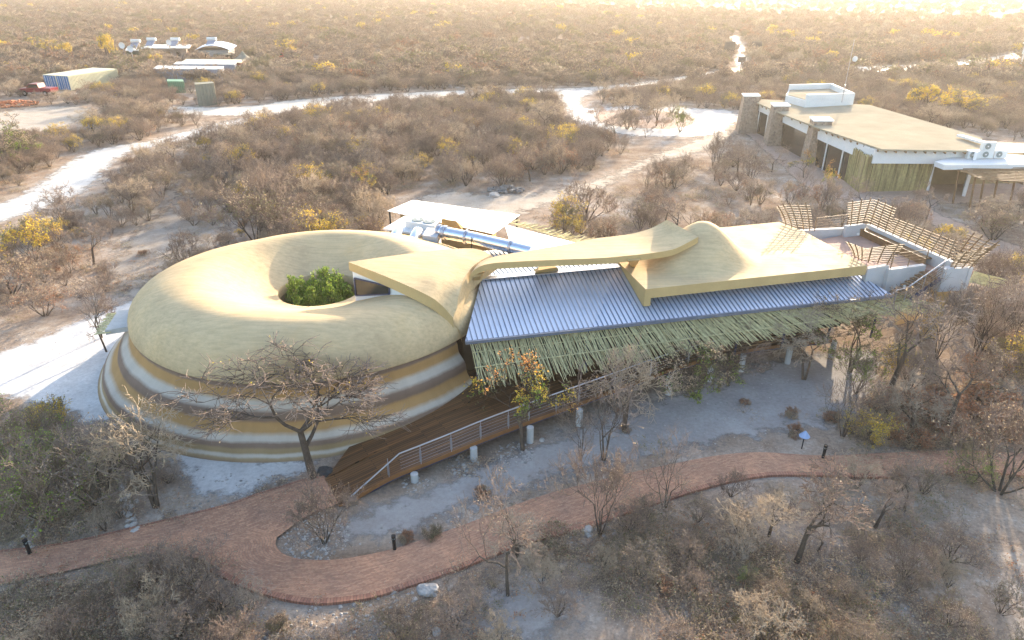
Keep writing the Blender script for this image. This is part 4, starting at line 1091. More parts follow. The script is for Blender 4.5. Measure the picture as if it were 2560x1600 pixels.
def solar(label, p, h):
    o = thing('solar_water_heater', label, 'water heater', p); g = MB(); g.slab([Vector((-1, -1.3, h-.3)), Vector((1.0, -1.3, h-.3)), Vector((1.0, .9, h+.9)), Vector((-1, .9, h+.9))], .1); q_ = g.build('panel', M['cgrey']); q_.parent = o
    g = MB(); g.tube([(-1.2, 1.1, h+1.2), (1.2, 1.1, h+1.2)], .42, 14); q_ = g.build('tank', M['cwhite']); q_.parent = o
    g = MB()
    for x_ in (-.8, .8): g.bar((x_, 1, h-.4), (x_, 1, h+1.0), .06, .06); g.bar((x_, -1.2, h-.5), (x_, 1, h-.5), .06, .06)
    q_ = g.build('frame', M['steel']); q_.parent = o
for x_, y_, lab, h in ((535,153,'white tanked solar water heater on the curved blue grey roof', 4.2), (345,153,'white tanked solar water heater above the dark green hut', 3.7), (384,146,'white tanked solar water heater, left end of the long low staff house', 3.6), (443,146,'white tanked solar water heater, right part of the long low staff house', 3.6)):
    solar(lab, P(x_, y_), h)
# tent
o = thing('canvas_tent', 'grey green canvas tent with pointed peak beside the curved-roof house', 'tent', P(612,170)); g = MB()
rows = [[Vector((r_*math.cos(a), r_*.8*math.sin(a), z)) for a in [2*math.pi*k/16 for k in range(17)]] for r_, z in ((5.0, 0), (4.6, 1.0), (2.2, 2.0), (.8, 3.0), (.05, 3.9))]
g.grid(rows); q_ = g.build('canvas', M['canvas']); q_.parent = o
g = MB(); g.tube([(0, 0, 0), (0, 0, 4.2)], .07, 6); q_ = g.build('tent_pole', M['wood']); q_.parent = o
for k in range(4):
    a = k*math.pi/2+.5; g = MB(); g.tube([(4.6*math.cos(a), 3.7*math.sin(a), 1.0), (6.4*math.cos(a), 5.2*math.sin(a), 0)], .03, 4); q_ = g.build('guy_rope', M['canvas']); q_.parent = o
# pickup truck
def vehicle(name, label, cat, p, rot, col, kind='pickup', scl=1.0):
    o = thing(name, label, cat, p); o.rotation_euler = (0, 0, rot); o.scale = (scl,)*3
    pm = paint(name+'_paint', col, .35, var=.05)
    def prof(pts, w_, mat, nm, par, bev=.0):
        g = MB(); a = [Vector((x_, -w_/2, z)) for x_, z in pts]; b_ = [Vector((x_, w_/2, z)) for x_, z in pts]
        k = len(g.v); g.v += [tuple(q) for q in a+b_]; n_ = len(pts); g.f += [tuple(range(n_)), tuple(range(2*n_-1, n_-1, -1))]
        for i in range(n_): j = (i+1) % n_; g.f.append((i, n_+i, n_+j, j))
        g.mi = [0]*len(g.f); q = g.build(nm, mat); q.parent = par; return q
    L = 5.1
    if kind == 'pickup': body = [(-2.5,.55),(2.5,.55),(2.55,.85),(2.45,1.02),(1.35,1.12),(.9,1.15),(-.6,1.15),(-2.5,1.12)]; cab = [(1.3,1.1),(.75,1.72),(-.55,1.75),(-.75,1.1)]
    else: body = [(-2.3,.5),(2.3,.5),(2.35,.85),(2.2,1.0),(1.2,1.1),(-2.25,1.1)]; cab = [(1.2,1.08),(.6,1.75),(-2.0,1.78),(-2.25,1.08)]
    bo_ = prof(body, 1.8, pm, 'body', o); cb = prof(cab, 1.55, pm, 'cab', o)
    gl_ = [(cab[0][0]-.12,1.17),(cab[1][0]-.05,1.64),(cab[2][0]+.1,1.66),(cab[3][0]+.1,1.17)]
    prof(gl_, 1.57, M['glass'], 'side_window', o)
    g = MB(); g.quad((cab[0][0]+.01, -.68, 1.2), (cab[0][0]+.01, .68, 1.2), (cab[1][0]+.03, .66, 1.68), (cab[1][0]+.03, -.66, 1.68)); q = g.build('windscreen', M['glass']); q.parent = o
    for x_ in (-1.6, 1.6):
        for y_ in (-.86, .86):
            g = MB(); g.tube([(x_, y_-.12, .38), (x_, y_+.12, .38)], .38, 18); t_ = g.build('wheel', M['black']); t_.parent = o
            g = MB(); g.tube([(x_, y_-.13, .38), (x_, y_+.13, .38)], .2, 12); q = g.build('rim', M['steel']); q.parent = t_
    for y_ in (-.65, .65):
        g = MB(); g.box((2.5, y_, .85), (.08, .3, .16)); q = g.build('headlight', M['acwhite']); q.parent = o
    return o
vehicle('pickup_truck', 'dark red pickup truck parked beside the blue-doored containers', 'pickup truck', P(100,238), rad(176), (.20, .02, .03), scl=1.25)
vehicle('parked_car', 'small red vehicle far behind the tent', 'car', P(688,150), rad(200), (.5, .07, .04), 'car')
def heap(name, label, cat, p, sx_, sy_, h, mat, n_, bs_, seed):
    rng = random.Random(seed); o = thing(name, label, cat, p); g = MB()
    for i in range(n_):
        a = rng.random()*6.28; r_ = math.sqrt(rng.random()); z = h*(1-r_)*rng.random()
        R_ = Matrix.Rotation(rng.random()*6, 3, 'Z')@Matrix.Rotation(rng.uniform(-.6, .6), 3, 'X')
        g.box((sx_*r_*math.cos(a), sy_*r_*math.sin(a), z+bs_*.3), (bs_*rng.uniform(.7, 1.4), bs_*.5, bs_*.4), R_)
    q = g.build(cat.replace(' ', '_')+'_heap' if False else 'loose_pieces', mat); q.parent = o; return o
heap('brick_pile', 'spread of loose orange bricks at the left edge by the pale road', 'brick pile', P(28,262), 4.5, 3.5, .8, M['brickp'], 260, .4, 1)
heap('brick_pile', 'small scatter of orange bricks left of the dark red pickup', 'brick pile', P(30,222), 4, 2.5, .5, M['brickp'], 90, .45, 2)
heap('rubble_heap', 'pale rubble heap at the back of the track near the service roof', 'rubble', P(1265,478), 2.0, .9, .6, M['rockd'], 70, .45, 3)
simple_box('brick_stack', 'small orange stack of bricks between the containers', 'brick stack', [P(328,186), P(346,186), P(346,182), P(328,182)], 1.3, M['brickp'], None, 0)
simple_box('shade_screen', 'dark square brushwood screen standing beside the pale back road', 'screen', [P(497,266), P(543,262), P(541,257), P(497,260)], 3.6, M['canvas'], None, .5)
o = thing('yellow_barrel', 'yellow drum at the right end of the grey container', 'drum', P(566,220)); g = MB(); g.tube([(0, 0, 0), (0, 0, .5), (0, 0, .55), (0, 0, 1.2)], [.42, .42, .45, .42], 14); q_ = g.build('drum_body', paint('yellow_drum', (.6, .45, .08), .5)); q_.parent = o
# billboards on the far road
def board(label, cx, yb, w_, z0, z1, n_=2):
    p = P(cx, yb); o = thing('sign_board', label, 'sign board', p); g = MB(); g.box((0, 0, (z0+z1)/2), (w_, .15, z1-z0)); q = g.build('panel', paint('dark_sign_back', (.12, .10, .085), .7)); q.parent = o
    for k in range(n_):
        x_ = (k+.5)/n_*w_-w_/2; g = MB(); g.tube([(x_, .12, 0), (x_, .12, z1)], .1, 6); q = g.build('post', M['wood']); q.parent = o
board('large dark sign board at the left side of the bright far road', 1820, 150, 2.8, 2.2, 4.6)
board('dark sign board half hidden in bushes right of the bright far road', 1888, 142, 2.8, 2.0, 4.0)
board('little dark sign board on a single post where the far road meets the back road', 1851, 178, 1.8, 2.0, 3.2, 1)
# far right tower
o = thing('white_tower', 'small white tank tower cut by the right edge of the view', 'tower', P(2562,190)); g = MB(); g.box((0, 0, 5.6), (2.6, 2.6, 2.2)); q_ = g.build('tank', M['white']); q_.parent = o
g = MB(); g.slab([(-1.6, -1.6, 6.9), (1.6, -1.6, 6.9), (1.6, 1.6, 6.9), (-1.6, 1.6, 6.9)], .2); q_ = g.build('cap', M['white']); q_.parent = o
for x_ in (-1, 1):
    for y_ in (-1, 1): g = MB(); g.bar((x_, y_, 0), (x_, y_, 4.5), .25, .25); q_ = g.build('leg', M['white']); q_.parent = o

# ============================================================ small things near the paths
def bollard(label, x_, yb, h=.75):
    o = thing('bollard_light', label, 'bollard light', P(x_, yb, .05), 'bollard lights along the brick path')
    g = MB(); g.tube([(0, 0, -.1), (0, 0, h-.2)], .07, 14); q = g.build('stem', M['black'], smooth='angle'); q.parent = o
    g = MB(); g.tube([(0, 0, h-.2), (0, 0, h-.19)], .085, 14); g.tube([(0, 0, h-.1), (0, 0, h)], .085, 14); g.tube([(0, -.06, h-.2), (0, -.06, h-.1)], .015, 6); q = g.build('head', M['black']); q.parent = o
    g = MB(); g.tube([(0, 0, h-.19), (0, 0, h-.1)], .055, 12); q = g.build('lens', M['fan']); q.parent = o
bollard('black bollard light on the gravel side of the path near the brown heap of leaves', 987, 1375)
bollard('black bollard light by the bend of the brick path below the cone-hooded lamp', 2057, 1146)
bollard('black bollard light at the foot of the stone row at the far left', 76, 1386)
bollard('black bollard light where the red yard path curves right of the terrace', 2330, 560, .9) if False else None
o = thing('garden_lamp', 'pale blue cone-hooded garden lamp on a thin black post above the path', 'garden lamp', P(2004, 1122)); g = MB(); g.tube([(0, 0, 0), (0, 0, .95)], .028, 8); q_ = g.build('post', M['black']); q_.parent = o
g = MB(); g.tube([(0, 0, .72), (0, 0, .74), (0, 0, 1.02), (0, 0, 1.04)], [.24, .25, .03, .0], 20); q_ = g.build('lamp_shade', paint('pale_blue_enamel', (.32, .42, .62), .35)); q_.parent = o
def rock(name, label, p, sz, mat, seed, cat='rock', group=None):
    rng = random.Random(seed); import bmesh
    bm = bmesh.new(); bmesh.ops.create_icosphere(bm, subdivisions=3, radius=1)
    ph = [rng.uniform(0, 6) for _ in range(6)]
    for v_ in bm.verts:
        c_ = v_.co; f = 1+.22*math.sin(c_.x*2.3+ph[0])*math.cos(c_.y*2.1+ph[1])+.14*math.sin(c_.z*4.1+ph[2]+c_.x*3)+.07*math.sin(c_.y*8+ph[3])*math.sin(c_.x*9+ph[4])+rng.uniform(-.03, .03)
        v_.co = Vector((c_.x*sz[0]*f, c_.y*sz[1]*f, max(-.25, c_.z)*sz[2]*f))
    me = D.meshes.new(name); bm.to_mesh(me); bm.free(); me.materials.append(mat)
    o = D.objects.new(name, me); C.objects.link(o); o.location = p; o.rotation_euler = (0, 0, rng.random()*6); tag(o, label, cat, group); return o
rock('boulder', 'largest white boulder below the brick path among twigs', P(1072,1478), (.42, .30, .24), M['rock'], 2)
rock('boulder', 'grey white boulder in the bushes right of the forked bare tree', P(1470,1330), (.28, .22, .18), M['rock'], 5)
rock('boulder', 'dark round boulder at the corner of the timber deck by the bare tree', P(816,1182), (.36, .32, .30), paint('dark_boulder', (.07, .07, .07), .8, bmp=.5), 9)
for i, (x_, y_, s_, t_) in enumerate([(984,1478,.13,'small white rock left of the largest white boulder'), (1036,1500,.10,'little white rock just below left of the largest boulder'), (1190,1395,.09,'little pale rock at the lower path edge left of the forked tree'),
        (1513,1343,.12,'small pale rock right of the grey white boulder'), (1537,1335,.10,'little pale rock farthest right of the grey white boulder'), (1090,1580,.15,'pale rock at the bottom edge below the largest boulder'), (855,1500,.14,'pale rock touching the kerb at the bend of the path'),
        (1355,1100,.13,'grey rock at the foot of the pile beside the autumn tree'), (1160,1165,.12,'grey rock at the foot of the second deck pile'), (808,1352,.14,'pinkish rock below the small bare shrub inside the path bend'), (1235,490,.6,'pale boulder behind the service roof on the sandy track')]):
    rock('rock', t_, P(x_, y_), (s_*1.2, s_, s_*.7), M['rock'], 20+i)
o = thing('brick_footing', 'small brick block at the foot of the deck handrail', 'brick block', P(876,1262)); g = MB(); g.box((0, .1, .14), (.5, .4, .28), .4); q_ = g.build('block', M['brick'], uvs=None); q_.parent = o
# stone edging rows (many small stones: one row each)
def row(label, pts, n_, s_, seed):
    rng = random.Random(seed); L = catmull([P(*p) for p in pts], n_)
    o = thing('stone_row', label, 'stone row', L[0])
    import bmesh
    bm = bmesh.new()
    for i, p in enumerate(L):
        for _ in range(2):
            q = p-L[0]+Vector((rng.gauss(0, .12), rng.gauss(0, .08), .05)); k = s_*rng.uniform(.6, 1.3)
            r_ = bmesh.ops.create_icosphere(bm, subdivisions=1, radius=1)
            for v_ in r_['verts']: v_.co = q+Vector((v_.co.x*k*rng.uniform(.8, 1.2), v_.co.y*k, v_.co.z*k*.7))
    me = D.meshes.new('stones'); bm.to_mesh(me); bm.free(); me.materials.append(M['rock']); q = D.objects.new('stones', me); C.objects.link(q); q.parent = o
row('row of small grey stones leading down to the far left bollard', [(64,1275),(68,1310),(72,1345),(74,1378)], 16, .12, 4)
row('row of pinkish stones between dark bushes ending at the brick path', [(312,1215),(316,1250),(328,1290),(340,1328)], 15, .13, 6)

# ============================================================ vegetation
def rvec(rng):
    while True:
        v_ = Vector((rng.uniform(-1, 1), rng.uniform(-1, 1), rng.uniform(-1, 1)))
        if .1 < v_.length < 1: return v_.normalized()
def grow(seed, H=2.5, stems=6, tilt=(15, 50), lv=4, kids=3, l0=.38, ratio=.68, r0=.035, rmin=.008, wig=.28, trop=.10, ang=(22, 55), leaf=0, lsize=.06, lspread=.10, base_r=.12, trunk_lv=1, nseg=3, flat=0, droop=0):
    rng = random.Random(seed); T = []; W = []; L = []
    def branch(p, d, ln, r, k):
        n = nseg if k < lv else 2
        pts = [p]
        for i in range(n):
            t_ = trop if k < lv-1 else trop*.5-droop
            d = (d+rvec(rng)*wig*(.2 if k == 0 else 1)+Vector((0, 0, t_))).normalized()
            if flat and k >= 2: d.z *= (1-flat); d.normalize()
            q = p+d*(ln/n); r1 = max(rmin*.8, r*(1-.32/n*1.3))
            (T if k <= trunk_lv else W).append((p, q, r, r1)); p = q; r = r1; pts.append(p)
            if k < lv and (i > 0 or n == 2):
                c_ = kids if i == n-1 else max(1, int(round(kids*.45+rng.random()*.5)))
                for _ in range(c_):
                    a = rad(rng.uniform(*ang)); ax = d.cross(rvec(rng))
                    if ax.length < .01: continue
                    dd = Matrix.Rotation(a, 3, ax.normalized())@d
                    branch(p, dd, ln*ratio*rng.uniform(.75, 1.2), max(rmin, r*.62), k+1)
        if leaf and k >= lv-1:
            m_ = int(leaf)+(rng.random() < leaf-int(leaf))
            for _ in range(m_): L.append((pts[rng.randrange(1, len(pts))]+rvec(rng)*lspread*rng.random(), lsize*rng.uniform(.6, 1.3), rvec(rng), rvec(rng)))
    for i in range(stems):
        a = 2*math.pi*(i+rng.uniform(-.3, .3))/stems; ti = rad(rng.uniform(*tilt))
        d = Vector((math.cos(a)*math.sin(ti), math.sin(a)*math.sin(ti), math.cos(ti)))
        b0 = Vector((math.cos(a), math.sin(a), 0))*base_r*rng.random()
        branch(b0-Vector((0, 0, .05)), d, H*l0*rng.uniform(.8, 1.15), r0*rng.uniform(.7, 1.1), 0)
    return T, W, L
def seg_mesh(name, segs, mats, leaves=(), lmi=1, sides=3):
    n = len(segs); nl_ = len(leaves)
    V_ = np.zeros((n*2*sides+nl_*4, 3), np.float32); F_ = np.zeros((n*sides+nl_, 4), np.int32)
    if n:
        p0 = np.array([s_[0][:] for s_ in segs]); p1 = np.array([s_[1][:] for s_ in segs]); r0 = np.array([s_[2] for s_ in segs])[:, None]; r1 = np.array([s_[3] for s_ in segs])[:, None]
        t = p1-p0; t /= np.linalg.norm(t, axis=1, keepdims=True)+1e-9
        up = np.where(np.abs(t[:, 2:3]) > .9, np.array([[1, 0, 0.]]), np.array([[0, 0, 1.]]))
        a = np.cross(t, up); a /= np.linalg.norm(a, axis=1, keepdims=True)+1e-9; b_ = np.cross(t, a)
        for j in range(sides):
            q = 2*math.pi*j/sides; o_ = a*math.cos(q)+b_*math.sin(q)
            V_[np.arange(n)*2*sides+j] = p0+o_*r0; V_[np.arange(n)*2*sides+sides+j] = p1+o_*r1
        k = np.arange(n)*2*sides
        for j in range(sides):
            l = (j+1) % sides; F_[np.arange(n)*sides+j] = np.stack([k+j, k+l, k+sides+l, k+sides+j], 1)
    base = n*2*sides
    for i, (p, s_, u, v_) in enumerate(leaves):
        w_ = u.cross(v_); w_ = w_.normalized()*s_*.35 if w_.length > .01 else Vector((s_*.3, 0, 0)); u2 = u*s_*.5
        V_[base+i*4:base+i*4+4] = [p-u2, p+w_, p+u2, p-w_]; F_[n*sides+i] = (base+i*4, base+i*4+1, base+i*4+2, base+i*4+3)
    me = D.meshes.new(name); me.vertices.add(len(V_)); me.vertices.foreach_set('co', V_.ravel())
    me.loops.add(F_.size); me.loops.foreach_set('vertex_index', F_.ravel()); me.polygons.add(len(F_))
    me.polygons.foreach_set('loop_start', np.arange(len(F_), dtype=np.int32)*4)
    for m_ in mats: me.materials.append(m_)
    if len(mats) > 1 and nl_:
        mi = np.zeros(len(F_), np.int32); mi[n*sides:] = lmi if isinstance(lmi, int) else [lmi[i % len(lmi)] for i in range(nl_)]
        me.polygons.foreach_set('material_index', mi)
    me.update(calc_edges=True); return me
PROTO = {}
def proto(key, kind, seed, tw='twig', lf=None, tk=None, **kw):
    rw_ = kw.pop('rw', .55); T, W, L = grow(seed, **kw)
    h = float(np.percentile([s_[1].z for s_ in W], 97)); r95 = float(np.percentile([s_[1].xy.length for s_ in W], 95))
    f = rw_*h/r95
    def sq(p): return Vector((p.x*f, p.y*f, p.z))
    T = [(sq(a), sq(b_), c_, d_) for a, b_, c_, d_ in T]; W = [(sq(a), sq(b_), c_, d_) for a, b_, c_, d_ in W]; L = [(sq(p), *q) for p, *q in L]
    lm = [M[x] for x in (lf if isinstance(lf, list) else [lf])] if lf else []
    lmi = [i+1 for i in range(len(lm))] or 1
    # a few leaf clumps share a colour: pick by position
    if len(lm) > 1: L.sort(key=lambda l_: .7*math.sin(l_[0].x*3+seed)+.7*math.sin(l_[0].y*3.3)+.5*math.sin(l_[0].z*4)+(1.1*l_[0].z if kind == 'leafy_tree' else 0)); lmi = None
    me = seg_mesh(kind+'_crown', W, [M[tw]]+lm, L, 1)
    if lmi is None and L:
        mi = np.zeros(len(me.polygons), np.int32); me.polygons.foreach_get('material_index', mi); k = len(W)*3
        mi[k:] = 1+(np.arange(len(L))*len(lm)//len(L)); me.polygons.foreach_set('material_index', mi)
    mt = seg_mesh(kind+'_trunk', T, [M[tk or ('twigd')]], sides=5)
    PROTO.setdefault(key, []).append((kind, mt, me, h))
NEARW = dict(H=2.5, stems=6, lv=5, kids=2, rmin=.0075, ratio=.70, r0=.032, rw=.62)
for i in range(5): proto('bush', 'thorn_bush', 100+i, tw='twig', **{**NEARW, 'stems': 6+i % 3, 'tilt': (10, 55+i*3), 'wig': .3, 'leaf': .35, 'lsize': .045}, lf='ldry')
for i in range(3): proto('bushp', 'thorn_bush', 120+i, tw='twigp', **{**NEARW, 'stems': 6, 'tilt': (15, 65), 'wig': .42, 'droop': .12, 'leaf': .25, 'lsize': .045}, lf='ldry')
for i in range(3): proto('busho', 'thorn_bush', 140+i, tw='twig', **{**NEARW, 'leaf': .9, 'lsize': .055}, lf=['lolive', 'lolive', 'ldry'])
for i in range(2): proto('bushg', 'thorn_bush', 150+i, tw='twig', **{**NEARW, 'leaf': 1.6, 'lsize': .06}, lf=['lgreen', 'lolive'])
for i in range(2): proto('bushy', 'thorn_bush', 160+i, tw='twig', **{**NEARW, 'leaf': 1.9, 'lsize': .075}, lf=['lyellow', 'lyellow', 'lolive'])
for i in range(2): proto('bushr', 'thorn_bush', 170+i, tw='twig', **{**NEARW, 'leaf': 1.1, 'lsize': .06}, lf=['lred', 'ldry'])
TREE = dict(H=4.2, stems=2, tilt=(4, 16), rw=.55, lv=6, kids=3, l0=.34, ratio=.70, r0=.085, rmin=.009, wig=.26, trop=.03, ang=(25, 60), flat=.12, trunk_lv=2, base_r=.1)
for i in range(5): proto('tree', 'bare_tree', 200+i, tw='twigp' if i % 2 else 'twig', **{**TREE, 'stems': 1+i % 2, 'kids': 2, 'leaf': .12, 'lsize': .045}, lf='ldry')
for i in range(3): proto('thin', 'bare_tree', 220+i, tw='twig', **{**TREE, 'stems': 4, 'tilt': (3, 22), 'r0': .04, 'kids': 2, 'lv': 4 if i else 5, 'trop': .22, 'flat': 0, 'rw': .42, 'leaf': .25, 'lsize': .05}, lf='ldry')
for i in range(2): proto('treea', 'leafy_tree', 240+i, tw='twigd', **{**TREE, 'stems': 1, 'kids': 2, 'leaf': 2.6, 'lsize': .058}, lf=['lolive', 'lgreen', 'lyellow', 'lyellow', 'lorange'])
for i in range(2): proto('treeg', 'leafy_tree', 250+i, tw='twigd', **{**TREE, 'stems': 2, 'kids': 2, 'leaf': 2.4, 'lsize': .06}, lf=['lgreen', 'lolive', 'ldry'])
for i in range(2): proto('treey', 'leafy_tree', 260+i, tw='twig', **{**TREE, 'stems': 2, 'kids': 2, 'leaf': 3.4, 'lsize': .085}, lf=['lyellow', 'lyellow', 'lolive'])
proto('court', 'courtyard_shrub', 270, tw='twigd', **{**NEARW, 'leaf': 3.2, 'lsize': .12, 'lspread': .2}, lf=['lgreen', 'lgreen'])
proto('court', 'courtyard_shrub', 271, tw='twigd', **{**NEARW, 'leaf': 3.2, 'lsize': .12, 'lspread': .2}, lf=['lgreen', 'lgreen'])
proto('big', 'bare_tree', 303, tw='twig', **{**TREE, 'H': 5.6, 'stems': 1, 'tilt': (0, 3), 'kids': 3, 'lv': 5, 'l0': .34, 'ang': (32, 64), 'ratio': .70, 'r0': .19, 'rmin': .012, 'wig': .30, 'flat': .28, 'trop': .04, 'trunk_lv': 4, 'rw': .86, 'leaf': .3, 'lsize': .06}, lf=['ldry', 'lyellow', 'ldry'])
proto('fork', 'bare_tree', 311, tw='twig', **{**TREE, 'H': 4.5, 'stems': 1, 'kids': 2, 'lv': 6, 'l0': .42, 'ratio': .72, 'r0': .08, 'wig': .36, 'flat': .05, 'trunk_lv': 3, 'rw': .5, 'leaf': .1}, lf='ldry')
for i in range(3): proto('low', 'low_shrub', 320+i, tw='twig', **{**NEARW, 'H': .7, 'stems': 9, 'tilt': (35, 80), 'l0': .5, 'lv': 3, 'kids': 3, 'rmin': .006, 'rw': 1.15, 'leaf': 1.6, 'lsize': .05}, lf=[['ldry', 'lred'], ['lolive', 'ldry'], ['ldry']][i])
for i in range(2): proto('lowr', 'low_shrub', 330+i, tw='twig', **{**NEARW, 'H': .7, 'stems': 9, 'tilt': (35, 80), 'l0': .5, 'lv': 3, 'kids': 3, 'rmin': .006, 'rw': 1.15, 'leaf': 2.2, 'lsize': .06}, lf=['lred', 'lred', 'ldry'])

def plant(pr, pos, h, label, cat, group=None, rot=None, rng=random, wide=1.0):
    kind, mt, mc, ph = pr; s_ = h/ph
    o = D.objects.new(kind, None); C.objects.link(o); o.location = pos; o.rotation_euler = (0, 0, rng.uniform(0, 6.28) if rot is None else rot); o.scale = (s_*wide, s_*wide, s_)
    o['label'] = label; o['category'] = cat
    if group: o['group'] = group
    for nm, me in (('trunk' if 'tree' in kind else 'stems', mt), ('crown', mc)):
        c_ = D.objects.new(nm, me); C.objects.link(c_); c_.parent = o
    return o
TAKEN = []
prng = random.Random(77)
def here(key, k, x_, yb, yt, label, cat='tree', rot=0.0, wide=1.0, group=None, z=0):
    p = P(x_, yb, z); h = height_at(x_, yb, yt); TAKEN.append((p.x, p.y, .5 if cat == 'shrub' else .9))
    return plant(PROTO[key][k % len(PROTO[key])], p, h, label, cat, group, rot, prng, wide)
# --- individually placed
here('big', 0, 783, 1196, 900, 'large bare flat-topped tree before the striped wall', rot=.4, wide=.8)
here('treea', 0, 1312, 1128, 900, 'autumn tree with orange, yellow and green leaves against the boardwalk', rot=1.0, wide=1.15)
here('fork', 0, 1270, 1488, 1165, 'forked bare tree standing below the brick path in the foreground', rot=2.2, wide=.7)
here('thin', 0, 1500, 1340, 1135, 'thin bare tree reaching over the brick path, right of the forked one', rot=1.0)
here('thin', 1, 1662, 1268, 1105, 'thin bare tree at the lower path edge below the middle of the boardwalk', rot=2.0)
here('tree', 0, 1985, 1402, 1165, 'dark-stemmed bare tree alone in the lower right thicket', rot=.5, wide=.85)
here('thin', 2, 1510, 1150, 930, 'slender grey bush tree on the bare soil in front of the boardwalk rail', rot=.3)
here('thin', 1, 1450, 1150, 1010, 'small slender bare sapling on the bare soil left of the grey bush tree', rot=4.0)
here('tree', 1, 1560, 1075, 880, 'brown twiggy tree whose crown covers the boardwalk rail', rot=1.3, wide=.8)
here('treeg', 0, 1738, 990, 838, 'leafy olive green tree standing before the pole fringe', rot=0, wide=1.35)
here('tree', 2, 1822, 965, 820, 'pale twiggy tree crown right beside the olive green tree', rot=2.0, wide=.85)
here('treeg', 1, 2125, 930, 755, 'green and yellow tree at the end of the pole fringe', rot=2.0, wide=1.1)
here('tree', 3, 2010, 950, 790, 'grey bare tree in front of the far boardwalk piles', rot=3.0, wide=.9)
here('tree', 0, 2212, 985, 740, 'dark-trunked bare tree below the terrace stair', rot=1.7, wide=.9)
here('bushg', 0, 2140, 985, 880, 'low greenish bush at the foot of the tree by the fringe end', 'bush')
here('thin', 0, 2340, 900, 705, 'tall dark-stemmed thicket tree just right of the terrace pillar', rot=.4)
here('thin', 2, 2432, 905, 715, 'tall brown thicket tree in the right margin below the terrace', rot=2.4, wide=1.1)
here('thin', 1, 2520, 880, 690, 'tall reddish thicket tree at the right edge', rot=1.4, wide=1.1)
here('bushy', 0, 2530, 930, 842, 'bright yellow leaved bush at the right edge', 'bush', wide=1.2)
here('bushr', 0, 2440, 960, 870, 'rust coloured bush left of the bright yellow one', 'bush', wide=1.2)
here('tree', 4, 2362, 1080, 890, 'bare tree with bent stem above the right end of the brick path', rot=.9)
here('tree', 3, 2280, 1075, 950, 'small bare tree on the rusty litter right of the cone-hooded lamp', rot=4)
here('bushr', 1, 2330, 1065, 1010, 'low rusty orange bush above the right end of the path', 'bush', wide=1.6)
here('bush', 3, 2500, 1230, 1015, 'tall dark upright bush beside the right end of the brick path', 'bush', wide=.9)
here('tree', 1, 388, 1268, 1040, 'dark-stemmed small tree in front of the left part of the striped wall', rot=3.3, wide=.85)
here('bushg', 1, 60, 1180, 1045, 'green-tinted bush at the far left on the white gravel', 'bush', wide=1.1)
here('bushg', 0, 165, 1200, 1085, 'grey green bush right of the far left one', 'bush', wide=1.05)
here('busho', 0, 250, 1255, 1080, 'olive bush between the two stone rows', 'bush', wide=1.2)
here('bushg', 1, 120, 1300, 1150, 'dark green bush nearest the far left stone row', 'bush', wide=1.05)
here('bush', 2, 812, 1355, 1225, 'small bare shrub on the white stones inside the path bend', 'bush', wide=.9)
here('bush', 4, 488, 1480, 1370, 'small dark bare shrub below the brick path at the left', 'bush', wide=.8)
here('thin', 1, 255, 845, 690, 'twisted leafless tree trunk beside the entrance canopy', rot=1.0, wide=.8)
here('tree', 2, 268, 880, 700, 'stout gnarled tree stump with bare limbs at the entrance canopy', rot=2.0, wide=.5)
here('bushy', 1, 88, 655, 560, 'yellow leaved bush in the cluster at the left edge', 'bush', wide=1.05)
here('bushr', 0, 30, 740, 650, 'rusty dense bush at the left edge below the yellow one', 'bush', wide=1.4)
here('bushy', 0, 150, 600, 545, 'small yellow bush behind the yellow left edge cluster', 'bush')
here('bushr', 1, 110, 790, 700, 'brown orange rounded bush beside the white ground at left', 'bush', wide=1.4)
here('tree', 0, 232, 662, 565, 'bare spreading small tree left of the round gallery', rot=2, wide=1.1)
here('bush', 1, 460, 665, 588, 'dark bare bush just behind the left of the round gallery', 'bush', wide=1.05)
here('busho', 1, 640, 608, 470, 'large leafy olive and orange tree-like bush behind the round gallery', 'bush', wide=1.1)
here('busho', 2, 715, 600, 505, 'dense rounded olive bush right behind the round gallery', 'bush', wide=1.6)
here('treea', 1, 928, 505, 432, 'orange and yellow tree in the thicket behind the gallery', rot=2, wide=1.1)
here('bushy', 0, 1425, 592, 538, 'yellow leaved bush beside the rear pole fringe', 'bush', wide=1.5)
here('busho', 0, 1520, 600, 545, 'yellow green rounded bush behind the curved beam', 'bush', wide=1.6)
here('busho', 2, 1600, 575, 500, 'olive twiggy bush behind the upturned beam tip', 'bush', wide=1.05)
here('bushr', 0, 1840, 575, 530, 'pinkish rusty bush behind the dome', 'bush', wide=2.0)
here('treey', 0, 275, 160, 88, 'bright yellow tree rising over the staff yard', wide=.9)
here('treey', 1, 120, 145, 95, 'orange yellow tree left of the bright yellow one', wide=1.1)
here('treey', 0, 170, 150, 108, 'low golden tree beside the orange yellow one', wide=1.3)
here('treey', 1, 720, 145, 95, 'golden tree right of the canvas tent', wide=1.1)
here('treeg', 0, 40, 420, 295, 'big yellow green vase-shaped tree at the left edge above the white road', rot=1, wide=1.2)
here('treea', 0, 2010, 445, 378, 'small yellow tree before the stone buttresses of the lodge', rot=1.5, wide=1.1)
here('treea', 1, 2065, 500, 412, 'small young tree with dry yellow leaves before the lodge glass', rot=3.5, wide=.7)
here('tree', 2, 2145, 540, 445, 'thin tree with pinkish leaves in front of the reed wall', rot=3.5, wide=.8)
here('tree', 4, 2310, 560, 470, 'bare spreading tree behind the terrace screens', rot=.5)
here('treey', 0, 2300, 285, 215, 'golden tree beyond the lodge roof', wide=1.5)
here('treey', 1, 2400, 290, 225, 'second golden tree beyond the lodge, nearer the right edge', wide=1.5)
here('busho', 1, 2480, 600, 520, 'dense grey green bush right of the yard path', 'bush', wide=1.5)
